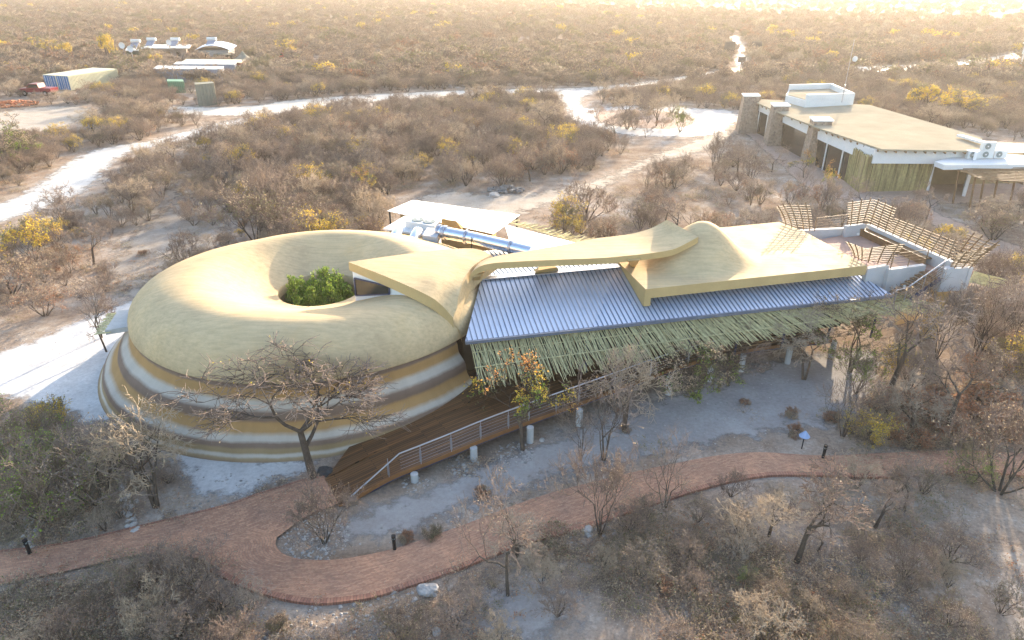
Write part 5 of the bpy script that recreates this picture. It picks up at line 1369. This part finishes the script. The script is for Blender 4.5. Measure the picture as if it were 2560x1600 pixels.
here('bushg', 0, 1700, 330, 270, 'pale green bush on the round road island', 'bush', wide=1.05)
here('tree', 3, 1560, 310, 235, 'bare tree on the round road island, left one', rot=1)
here('tree', 1, 1640, 315, 245, 'bare tree on the round road island, right one', rot=2)
for i, (x_, yb, s_) in enumerate([(1207,1236,.35), (1080,1342,.4), (1015,1350,.32), (1860,1010,.3), (1975,1040,.4), (1990,1085,.45), (2080,1050,.4), (2130,1080,.5), (2270,1000,.4), (1560,1075,.3), (1550,1030,.3), (2180,1020,.5), (2240,1060,.5)]):
    p = P(x_, yb); plant(PROTO['lowr' if i % 3 != 1 else 'low'][i % 2], p, s_, ['brown dry leaf clump alone on the bare soil below the autumn tree', 'brown leaf clump touching the path right of the near bollard', 'smaller brown leaf clump just right of the near bollard'][i] if i < 3 else 'low brown leafy clump on grey soil before the boardwalk, '+{10:'leftmost',9:'second from left',3:'third from left',4:'fourth from left',5:'fifth from left',6:'fifth from right',7:'fourth from right',11:'third from right',12:'second from right'}.get(i, 'rightmost'), 'shrub', None if i < 3 else 'low brown clumps on the bare soil', rng=prng)
for i, (x_, yb, s_) in enumerate([(2238,1010,.7), (2300,1035,.8), (2365,1005,.7), (2420,1060,.8), (2480,1010,.9), (2210,1095,.6), (2390,1100,.6), (2290,1110,.55), (2530,1075,.8)]):
    p = P(x_, yb); TAKEN.append((p.x, p.y, .9)); plant(PROTO['lowr'][i % 2], p, s_*1.1, ['second', 'fourth', 'fifth', 'seventh', 'eighth', 'first', 'sixth', 'third', 'last'][i]+' rusty orange leaf clump left to right, at the right end of the path', 'shrub', 'rusty clumps at the right end of the path', rng=prng, wide=1.5)
# shrubs filling the courtyard
g = MB(); g.tube([HC+Vector((0, 0, 0)), HC+Vector((0, 0, 2.3))], HR-.02, 32); g.build('courtyard_bed', M['ground'], mus)
for i, (dx, dy, h, lab) in enumerate([(-1.0, .35, 2.5, 'bright green shrub at the left of the round courtyard'), (.3, .75, 2.6, 'bright green shrub at the rear middle of the round courtyard'), (.95, -.1, 2.4, 'green shrub in the courtyard against the white clerestory wall'), (-.35, -.85, 2.15, 'darker green shrub at the near rim of the courtyard')]):
    plant(PROTO['court'][i % 2], HC+Vector((dx, dy, 2.28)), h, lab, 'shrub', rng=prng, wide=.72)

for q_ in ((2004,1122,2.2), (2057,1146,1.6), (1985,1160,1.5), (2040,1200,1.5), (987,1390,1.0), (76,1390,1.2), (1072,1500,1.2)): p = P(q_[0], q_[1]); TAKEN.append((p.x, p.y, q_[2]))
# --- where bushes may stand
def inpoly(x, y, poly): return inside((x, y), poly)
def pxy(l): return [(p.x, p.y) for p in px(l)]
KEEP = list(EXCL)
KEEP += [[(p.x, p.y) for p in Ec]+[(p.x, p.y) for p in back[::-1]]]
wing = [G0-nrm*2-gd*2, G1-nrm*2+gd*6, G1+nrm*11+gd*6, G0+nrm*13-gd*9]; KEEP.append([(p.x, p.y) for p in wing])
KEEP.append(pxy([(2225,900),(2235,770),(2330,740),(2400,760),(2390,860),(2330,905)]))
KEEP.append(pxy([(940,640),(940,540),(1020,520),(1330,560),(1600,660),(1300,760)]))
KEEP.append(pxy([(1838,340),(1860,290),(1950,262),(2180,290),(2620,400),(2750,500),(2320,510),(2140,500),(2090,460),(1960,400)]))
KEEP.append(pxy([(95,230),(120,240),(185,240),(292,212),(280,198),(105,215)])); KEEP.append(pxy([(60,250),(60,222),(120,222),(130,250)]))
KEEP.append(pxy([(-10,290),(-10,245),(60,245),(70,280)]))
for k_ in ([(390,207),(558,209),(566,199),(400,197)], [(440,194),(592,195),(599,187),(448,186)], [(460,188),(608,190),(620,180),(472,178)], [(424,234),(466,234),(464,225),(424,225)], [(497,268),(545,264),(543,256),(495,259)],
           [(498,159),(577,158),(592,145),(513,146)], [(320,159),(354,159),(358,149),(324,149)], [(366,151),(472,151),(478,140),(374,140)], [(570,175),(660,175),(650,160),(580,160)]): KEEP.append(pxy(k_))
KEEP.append(pxy([(685,1335),(760,1298),(850,1262),(1000,1212),(1120,1170),(1230,1250),(1000,1392),(745,1412),(690,1390)]))
PB = [(min(p[0] for p in k), max(p[0] for p in k), min(p[1] for p in k), max(p[1] for p in k)) for k in KEEP]
def kept(x, y, r=0):
    if (x-LC.x)**2+(y-LC.y)**2 < (12.7+r)**2: return True
    for k, bb_ in zip(KEEP, PB):
        if bb_[0] <= x <= bb_[1] and bb_[2] <= y <= bb_[3] and inside((x, y), k): return True
    return False
OPEN = [  # (outline in px, share of bushes that stay)
    ([(850,1275),(1040,1195),(1500,1020),(1950,880),(2180,880),(2230,1000),(2100,1090),(1780,1145),(1350,1245),(1000,1372),(820,1402),(700,1368)], .0),
    ([(250,700),(190,560),(60,580),(30,520),(200,480),(330,430),(480,450),(620,520),(590,600),(430,700),(330,760)], .38),
    ([(-200,1100),(-200,830),(200,760),(480,720),(500,800),(250,1000),(420,1130),(815,1195),(760,1202),(560,1268),(480,1262),(380,1150),(250,1080),(-50,1050)], .0),
    ([(-300,380),(-60,340),(240,270),(270,300),(200,330),(0,360)], .25),
    ([(1000,560),(980,480),(1260,470),(1500,425),(1660,360),(1840,330),(1850,370),(1600,450),(1400,540),(1250,575)], .12),
    ([(1300,30),(1500,18),(1800,34),(2100,56),(2700,66),(2700,-10),(1400,-10)], .33),
    ([(1480,262),(1760,270),(1858,285),(1850,320),(1700,346),(1500,330)], .35),
    ([(2200,480),(2520,520),(2700,640),(2500,640),(2300,560)], .4),
    ([(800,1500),(1000,1480),(1150,1430),(1200,1500),(1100,1600),(800,1640),(600,1560)], .4)]
OPENB = [(k, min(p[0] for p in k), max(p[0] for p in k), min(p[1] for p in k), max(p[1] for p in k), f) for k, f in OPEN]
def share(x, y):
    a, b_ = Q(x, y)
    for k, x0, x1, y0, y1, f in OPENB:
        if x0 <= a <= x1 and y0 <= b_ <= y1 and inside((a, b_), k): return f
    return 1.0
def region(a, b_):
    if b_ > 1150: return ('foreground left of the path fork' if a < 620 else 'foreground thicket below the brick path')
    if a > 2150 and b_ > 560: return 'thicket right of the terrace'
    if b_ > 560 and a < 700: return 'open ground left of the round gallery'
    if b_ > 330 and a < 560: return 'strip beside the white road'
    if b_ > 330 and a < 1500: return 'thicket behind the round gallery'
    if b_ > 330: return 'sparse wood between the wing and the lodge'
    return 'bushland beyond the back road'
LOOK = {'bush': 'grey leafless', 'bushp': 'pale straw twigged', 'busho': 'olive tinged', 'bushg': 'green tinged', 'bushy': 'yellow leaved', 'bushr': 'rust leaved', 'tree': 'bare flat-crowned', 'thin': 'slender many-stemmed bare', 'treea': 'orange and yellow leaved', 'treeg': 'olive green leaved', 'treey': 'golden leaved', 'low': 'low dry', 'lowr': 'low rusty'}
srng = random.Random(4)
def pick(reg, r_):
    tb = {'foreground left of the path fork': (('bush', .34), ('bushp', .30), ('busho', .2), ('low', .16)),
          'foreground thicket below the brick path': (('bush', .32), ('bushp', .24), ('busho', .22), ('low', .1), ('bushg', .05), ('tree', .07)),
          'thicket right of the terrace': (('bush', .3), ('thin', .28), ('busho', .1), ('bushr', .16), ('tree', .1), ('bushy', .06)),
          'open ground left of the round gallery': (('bush', .4), ('low', .25), ('bushp', .15), ('bushr', .1), ('bushy', .1)),
          'sparse wood between the wing and the lodge': (('thin', .3), ('tree', .25), ('bush', .25), ('bushr', .08), ('busho', .12))}.get(reg, (('bush', .60), ('bushp', .07), ('busho', .12), ('bushr', .07), ('bushy', .055), ('tree', .04), ('thin', .03)))
    for k, w_ in tb:
        if r_ < w_: return k
        r_ -= w_
    return 'bush'
cand = []
st = 1.0; Y = 13.0
while Y < 150:
    sp = 1.55 if Y < 24 else (1.6 if Y < 60 else 2.0)
    X = -(Y*.80+6)
    while X < Y*.80+6:
        x, y = X+srng.uniform(-.5, .5)*sp, Y+srng.uniform(-.5, .5)*sp; X += sp
        a, b_ = Q(x, y)
        if a < -120 or a > 2680 or b_ > 1760: continue
        if srng.random() > .93*share(x, y) or kept(x, y): continue
        cot = y/20; dz = 1.25 if b_ < 1150 else .9
        if srng.random() < (.9 if b_ < 700 else .6) and kept(x*(1+dz/20), y*(1+dz/20)): continue
        if any((x-t_[0])**2+(y-t_[1])**2 < t_[2]**2 for t_ in TAKEN): continue
        cl = math.sin(x*.31+1)*math.sin(y*.27)+math.sin(x*.13-y*.19)
        reg = region(a, b_)
        if cl < -.95 and srng.random() < (.75 if 'thicket behind' not in reg else .2): continue
        if (reg.startswith('sparse') and srng.random() < .5) or (reg.startswith('thicket right') and srng.random() < .3): continue
        f_ = math.sin(x*.21+y*.13)*math.sin(y*.23-x*.07+2); k = 'busho' if f_ > .72 and srng.random() < .6 else ('bushr' if f_ < -.8 and srng.random() < .4 else pick(reg, srng.random()))
        h = {'low': .55, 'lowr': .55}.get(k) or ({'tree': 2.7, 'thin': 2.6, 'treea': 3.2, 'treeg': 3.5, 'treey': 3.6}.get(k) or 2.0)
        if b_ > 1150: h *= (.55 if 'tree' not in k and k != 'thin' else .75)
        elif reg.startswith('open'): h *= .65
        if 'thicket behind' in reg: h *= 1.2
        h *= srng.choice((srng.uniform(.5, .9), srng.uniform(.85, 1.2), srng.uniform(.9, 1.45)))
        cand.append((y, x, k, srng.randrange(100), h, reg))
    Y += sp
cand.sort(key=lambda c_: -c_[4]/c_[0])
lim = {'thorn_bush': 262, 'bare_tree': 255, 'leafy_tree': 250, 'low_shrub': 255}; cnt = {}
FARP = []
def wideof(k): return 1.0
LM = [(72,1380,'the far left bollard'), (328,1300,'the pinkish stone row'), (488,1480,'the small below-path shrub'), (987,1375,'the near bollard'), (1072,1478,'the largest white boulder'),
      (1270,1488,'the forked bare tree'), (1470,1330,'the grey white boulder'), (1985,1402,'the dark-stemmed lower right tree'), (2057,1146,'the bollard by the path bend'), (2430,1180,'the brick path right end'),
      (2320,820,'the terrace pillar'), (2530,930,'the yellow right edge bush'), (783,1196,'the large flat-topped tree'), (60,640,'the yellow left edge bush'), (270,860,'the entrance canopy'),
      (460,660,'the dark gallery bush'), (680,600,'the olive gallery bushes'), (928,500,'the orange gallery tree'), (1140,520,'the service roof'), (1265,478,'the rubble heap'),
      (1480,590,'the rear pole fringe'), (1840,575,'the dome'), (2310,560,'the terrace screens'), (2010,445,'the small yellow lodge tree'), (1870,340,'the first stone buttress'), (2145,540,'the reed wall'),
      (2470,520,'the pergola posts'), (2540,680,'the yard path end'), (150,440,'the white road bend'), (40,420,'the vase-shaped left edge tree'), (350,345,'the narrow white road'),
      (520,265,'the brushwood screen'), (180,240,'the blue-doored containers'), (440,235,'the green skip'), (1430,240,'the road junction'), (1620,300,'the round road island'), (1200,235,'the pale back road'),
      (850,255,'the back road, left half'), (1050,350,'the thicket heart'), (750,400,'the thicket left flank'), (1350,400,'the thicket right flank'), (1700,1280,'the brick path middle'),
      (2300,1400,'the lower right open patch'), (1550,1560,'the bottom middle edge'), (2350,1570,'the bottom right corner'), (200,1560,'the bottom left corner'), (700,1560,'the bottom edge under the bend'), (1700,450,'the sandy track')]
planted = []
for (y, x, k, i, h, reg) in cand:
    pr = PROTO[k][i % len(PROTO[k])]; kd = pr[0]
    if cnt.get(kd, 0) < lim[kd]:
        cnt[kd] = cnt.get(kd, 0)+1
        cat = 'tree' if 'tree' in kd else ('shrub' if kd == 'low_shrub' else 'bush')
        what = cat
        a, b_ = Q(x, y); lx, ly, lp_ = min(LM, key=lambda l_: (l_[0]-a)**2+(2*(l_[1]-b_))**2)
        dx, dy = a-lx, b_-ly
        rel = ('right of' if dx > 0 else 'left of') if abs(dx) > 1.8*abs(dy) else ('in front of' if dy > 0 else 'beyond')
        ref = {'tree': 2.7, 'bush': 2.0, 'shrub': .55}[cat]*((.55 if cat != 'tree' else .75) if b_ > 1150 else (.65 if reg.startswith('open') else 1))
        sz = 'small' if h < ref*.85 else ('large' if h > ref*1.08 else 'middling')
        planted.append([plant(pr, (x, y, 0), h, '', cat, f"{what+('es' if what.endswith('sh') else 's')} in the {reg}", rng=srng, wide=srng.uniform(.95, 1.35)), f'{sz} {LOOK[k]} {what}', f'{rel} {lp_}', a, b_])
    else: FARP.append((x, y, h, k, i))
same = {}
for r_ in planted: same.setdefault((r_[1], r_[2]), []).append(r_)
for (w1, w2), l_ in same.items():
    l_.sort(key=lambda r_: r_[3])
    if len(l_) == 1: l_[0][0]['label'] = f'{w1} {w2}'
    else:
        l_.sort(key=lambda r_: -r_[4])
        words_ = {2: ['nearer', 'farther'], 3: ['nearest', 'middle', 'farthest'], }.get(len(l_))
        if not words_ and len(l_) < 9: words_ = ['nearest', 'second nearest', 'third nearest', 'fourth nearest', 'fifth nearest', 'sixth nearest', 'seventh nearest'][:len(l_)-1]+['farthest']
        for q_, r_ in enumerate(l_): r_[0]['label'] = (f'{words_[q_]} {w1} {w2}' if words_ else f'{w1} {w2}')

# --- what nobody could count: scattered by geometry nodes
def scatter(name, protos, pts, kind='stuff'):
    "protos: list of meshes; pts: (x, y, z, scale, rot, index)"
    col_ = D.collections.new(name+'_kinds')
    for j, me in enumerate(protos):
        o = D.objects.new(f'{name}_kind_{j:02d}', me); col_.objects.link(o)
    me = D.meshes.new(name); me.from_pydata([p[:3] for p in pts], [], [])
    a = me.attributes.new('size', 'FLOAT_VECTOR', 'POINT'); a.data.foreach_set('vector', np.array([(p[3]*p[6], p[3]*p[6], p[3]) for p in pts], np.float32).ravel())
    a = me.attributes.new('turn', 'FLOAT_VECTOR', 'POINT'); a.data.foreach_set('vector', np.array([(0, 0, p[4]) for p in pts], np.float32).ravel())
    a = me.attributes.new('which', 'INT', 'POINT'); a.data.foreach_set('value', np.array([p[5] for p in pts], np.int32))
    o = D.objects.new(name, me); C.objects.link(o); o['kind'] = kind
    ng = D.node_groups.new(name, 'GeometryNodeTree')
    ng.interface.new_socket(name='Geometry', in_out='INPUT', socket_type='NodeSocketGeometry'); ng.interface.new_socket(name='Geometry', in_out='OUTPUT', socket_type='NodeSocketGeometry')
    gi = ng.nodes.new('NodeGroupInput'); go = ng.nodes.new('NodeGroupOutput'); ip = ng.nodes.new('GeometryNodeInstanceOnPoints'); ci = ng.nodes.new('GeometryNodeCollectionInfo')
    ci.inputs['Collection'].default_value = col_; ci.inputs['Separate Children'].default_value = True; ci.inputs['Reset Children'].default_value = True
    def na(nm, ty):
        q = ng.nodes.new('GeometryNodeInputNamedAttribute'); q.data_type = ty; q.inputs['Name'].default_value = nm; return q.outputs['Attribute']
    ng.links.new(gi.outputs[0], ip.inputs['Points']); ng.links.new(ci.outputs[0], ip.inputs['Instance']); ip.inputs['Pick Instance'].default_value = True
    ng.links.new(na('which', 'INT'), ip.inputs['Instance Index']); ng.links.new(na('turn', 'FLOAT_VECTOR'), ip.inputs['Rotation']); ng.links.new(na('size', 'FLOAT_VECTOR'), ip.inputs['Scale'])
    ng.links.new(ip.outputs[0], go.inputs[0])
    md = o.modifiers.new('scatter', 'NODES'); md.node_group = ng
    return o
# coarse far bushes
def farmesh(seed, tw, lf=None, tree=False, **kw):
    base = dict(H=2.6, stems=6, lv=3, kids=3, rmin=.022, r0=.05, ratio=.66, tilt=(8, 60), wig=.35, nseg=3)
    if tree: base.update(H=4, stems=2, lv=4, kids=2, l0=.33, tilt=(4, 18), flat=.1, r0=.09)
    base.update(kw); T, W, L = grow(seed, **base)
    h = float(np.percentile([s_[1].z for s_ in W], 97)); k = 1/h
    sg = [(a*k, b_*k, c_*k, d_*k) for a, b_, c_, d_ in W+T]; L = [(p*k, s_*k, u, v_) for p, s_, u, v_ in L]
    return seg_mesh('far_bush', sg, [M[tw]]+([M[lf]] if lf else []), L, 1)
FM = [farmesh(400+i, 'twig', 'ldry', leaf=.5, lsize=.14) for i in range(4)]+[farmesh(410, 'twigp', 'ldry', leaf=.4, lsize=.14), farmesh(411, 'twig', 'lolive', leaf=1.2, lsize=.16), farmesh(412, 'twig', 'lred', leaf=.9, lsize=.16),
      farmesh(413, 'twig', 'lyellow', leaf=1.6, lsize=.2), farmesh(414, 'twig', 'ldry', True, leaf=.6, lsize=.15), farmesh(415, 'twig', 'lolive', True, leaf=1.2, lsize=.18)]
# remaining mid-distance bushes keep their detailed meshes
order = ['bush', 'bushp', 'busho', 'bushg', 'bushy', 'bushr', 'tree', 'thin', 'low']
NM = []; ix = {}
for k in order:
    for i, pr in enumerate(PROTO[k]):
        kd, mt, mc, ph = pr; ix[(k, i)] = (len(NM), ph)
        tv = [v_.co.copy() for v_ in mt.vertices]
        import bmesh
        bm = bmesh.new(); bm.from_mesh(mc); n0 = len(bm.faces); bm.from_mesh(mt)
        me = D.meshes.new('bush'); bm.faces.ensure_lookup_table()
        nm_ = len(mc.materials)
        for f in bm.faces[n0:]: f.material_index = nm_
        bm.to_mesh(me); bm.free()
        for m_ in mc.materials: me.materials.append(m_)
        me.materials.append(M['twigd']); NM.append(me)
pts = []
for (x, y, h, k, i) in FARP:
    j, ph = ix[(k, i % len(PROTO[k]))]; pts.append((x, y, 0, h/ph, srng.uniform(0, 6.28), j, srng.uniform(.95, 1.4)))
scatter('mid_bushland', NM, pts)
pts = []
Y = 150.0; fr = random.Random(12)
while Y < 1100:
    sp = 2.9 if Y < 230 else (3.8 if Y < 420 else 5.5)
    X = -(Y*.80+6)
    while X < Y*.80+6:
        x, y = X+fr.uniform(-.5, .5)*sp, Y+fr.uniform(-.5, .5)*sp; X += sp
        if fr.random() > .95*share(x, y): continue
        if y < 420 and (kept(x, y) or (fr.random() < (.9 if Q(x, y)[0] > 660 else .35) and kept(x*1.06, y*1.06))): continue
        cl = math.sin(x*.05+1)*math.sin(y*.043)+math.sin(x*.021-y*.031)
        if cl < -.8 and fr.random() < .5: continue
        r_ = fr.random(); hue = math.sin(x*.02+2)*math.sin(y*.017+1)
        j = fr.randrange(4) if r_ < .66 else (4 if r_ < .72 else (5 if r_ < .84 else (6 if r_ < .90 else (7 if r_ < .915+.02*hue else (8 if r_ < .97 else 9)))))
        h = (3.6 if j >= 8 else 2.6)*fr.uniform(.6, 1.3)
        pts.append((x, y, 0, h, fr.uniform(0, 6.28), j, fr.uniform(.9, 1.5)))
    Y += sp*.9
scatter('far_bushland', FM, pts)
print('far', len(pts), 'mid', len(FARP), cnt)
# litter: small stones and dry tufts on the near ground
import bmesh
SM = []
for i in range(4):
    bm = bmesh.new(); bmesh.ops.create_icosphere(bm, subdivisions=1, radius=1); rr2 = random.Random(i)
    for v_ in bm.verts: v_.co = Vector((v_.co.x*rr2.uniform(.7, 1.3), v_.co.y*rr2.uniform(.7, 1.2), v_.co.z*rr2.uniform(.4, .8)))
    me = D.meshes.new('stone'); bm.to_mesh(me); bm.free(); me.materials.append(M['rock' if i % 2 else 'rockd']); SM.append(me)
pts = []; fr = random.Random(3)
def blocked(x, y):
    if (x-LC.x)**2+(y-LC.y)**2 < 12.3**2: return True
    return any(inside((x, y), k) for k in PATHS)
PATHS = [[(p.x, p.y) for p in a1+b1[::-1]], [(p.x, p.y) for p in a2_+b2[::-1]]]
for _ in range(26000):
    Y = 14+50*fr.random()**1.6; X = fr.uniform(-1, 1)*(Y*.8+4)
    n_ = math.sin(X*.9+2)*math.sin(Y*.8)+math.sin(X*.37-Y*.51)
    if fr.random() > .35+.35*n_: continue
    if blocked(X, Y): continue
    pts.append((X, Y, 0, .012+.05*fr.random()**3.5, fr.uniform(0, 6), fr.randrange(4), 1.2))
for (cx, cy_, r_, n_) in [(770,1350,1.6,420), (1290,1135,.9,140), (1160,1165,.8,110), (600,1240,2.2,260), (1040,1210,.6,60), (900,1520,2.0,200), (1480,1340,1.0,60)]:
    c_ = P(cx, cy_)
    for _ in range(n_):
        a = fr.random()*6.28; q = r_*math.sqrt(fr.random()); X, Y = c_.x+q*math.cos(a), c_.y+q*math.sin(a)
        if not blocked(X, Y): pts.append((X, Y, .005, .02+.055*fr.random()**2, fr.uniform(0, 6), fr.choice((1, 3, 1, 3, 0)), 1.2))
scatter('gravel_stones', SM, pts)
TM = []
for i in range(5):
    lf = ['ldry', 'lred', 'ldry', 'lolive', 'ldry'][i]
    T, W, L = grow(500+i, H=.5, stems=8, tilt=(40, 88), lv=2, kids=2, l0=.55, ratio=.7, r0=.006, rmin=.0035, wig=.5, trop=0, leaf=2.4, lsize=.04, lspread=.12, nseg=2, droop=.2)
    TM.append(seg_mesh('tuft', W+T, [M['twigp' if i % 2 else 'twig'], M[lf]], L, 1))
pts = []
for _ in range(15000):
    Y = 14+75*fr.random()**1.5; X = fr.uniform(-1, 1)*(Y*.8+4)
    n_ = math.sin(X*.5)*math.sin(Y*.6+1)+math.sin(X*.27+Y*.31)
    if fr.random() > (.45+.4*n_)*max(.12, share(X, Y)): continue
    if kept(X, Y): continue
    pts.append((X, Y, 0, fr.uniform(.5, 1.5), fr.uniform(0, 6), fr.randrange(5), 1.3))
scatter('twig_litter', TM, pts)

# ============================================================ haze
g = MB(); g.hexa([(-1250, -120, -1.2), (1250, -120, -1.2), (1250, 1600, -1.2), (-1250, 1600, -1.2)], [(-1250, -120, 22), (1250, -120, 22), (1250, 1600, 22), (-1250, 1600, 22)])
m = D.materials.new('haze_air'); m.use_nodes = True; n = m.node_tree; n.nodes.clear()
pv = n.nodes.new('ShaderNodeVolumePrincipled'); out = n.nodes.new('ShaderNodeOutputMaterial'); n.links.new(pv.outputs[0], out.inputs['Volume'])
pv.inputs['Color'].default_value = (.97, .89, .80, 1); pv.inputs['Density'].default_value = .0003; pv.inputs['Anisotropy'].default_value = .42
hz = g.build('haze', m); hz['kind'] = 'stuff'
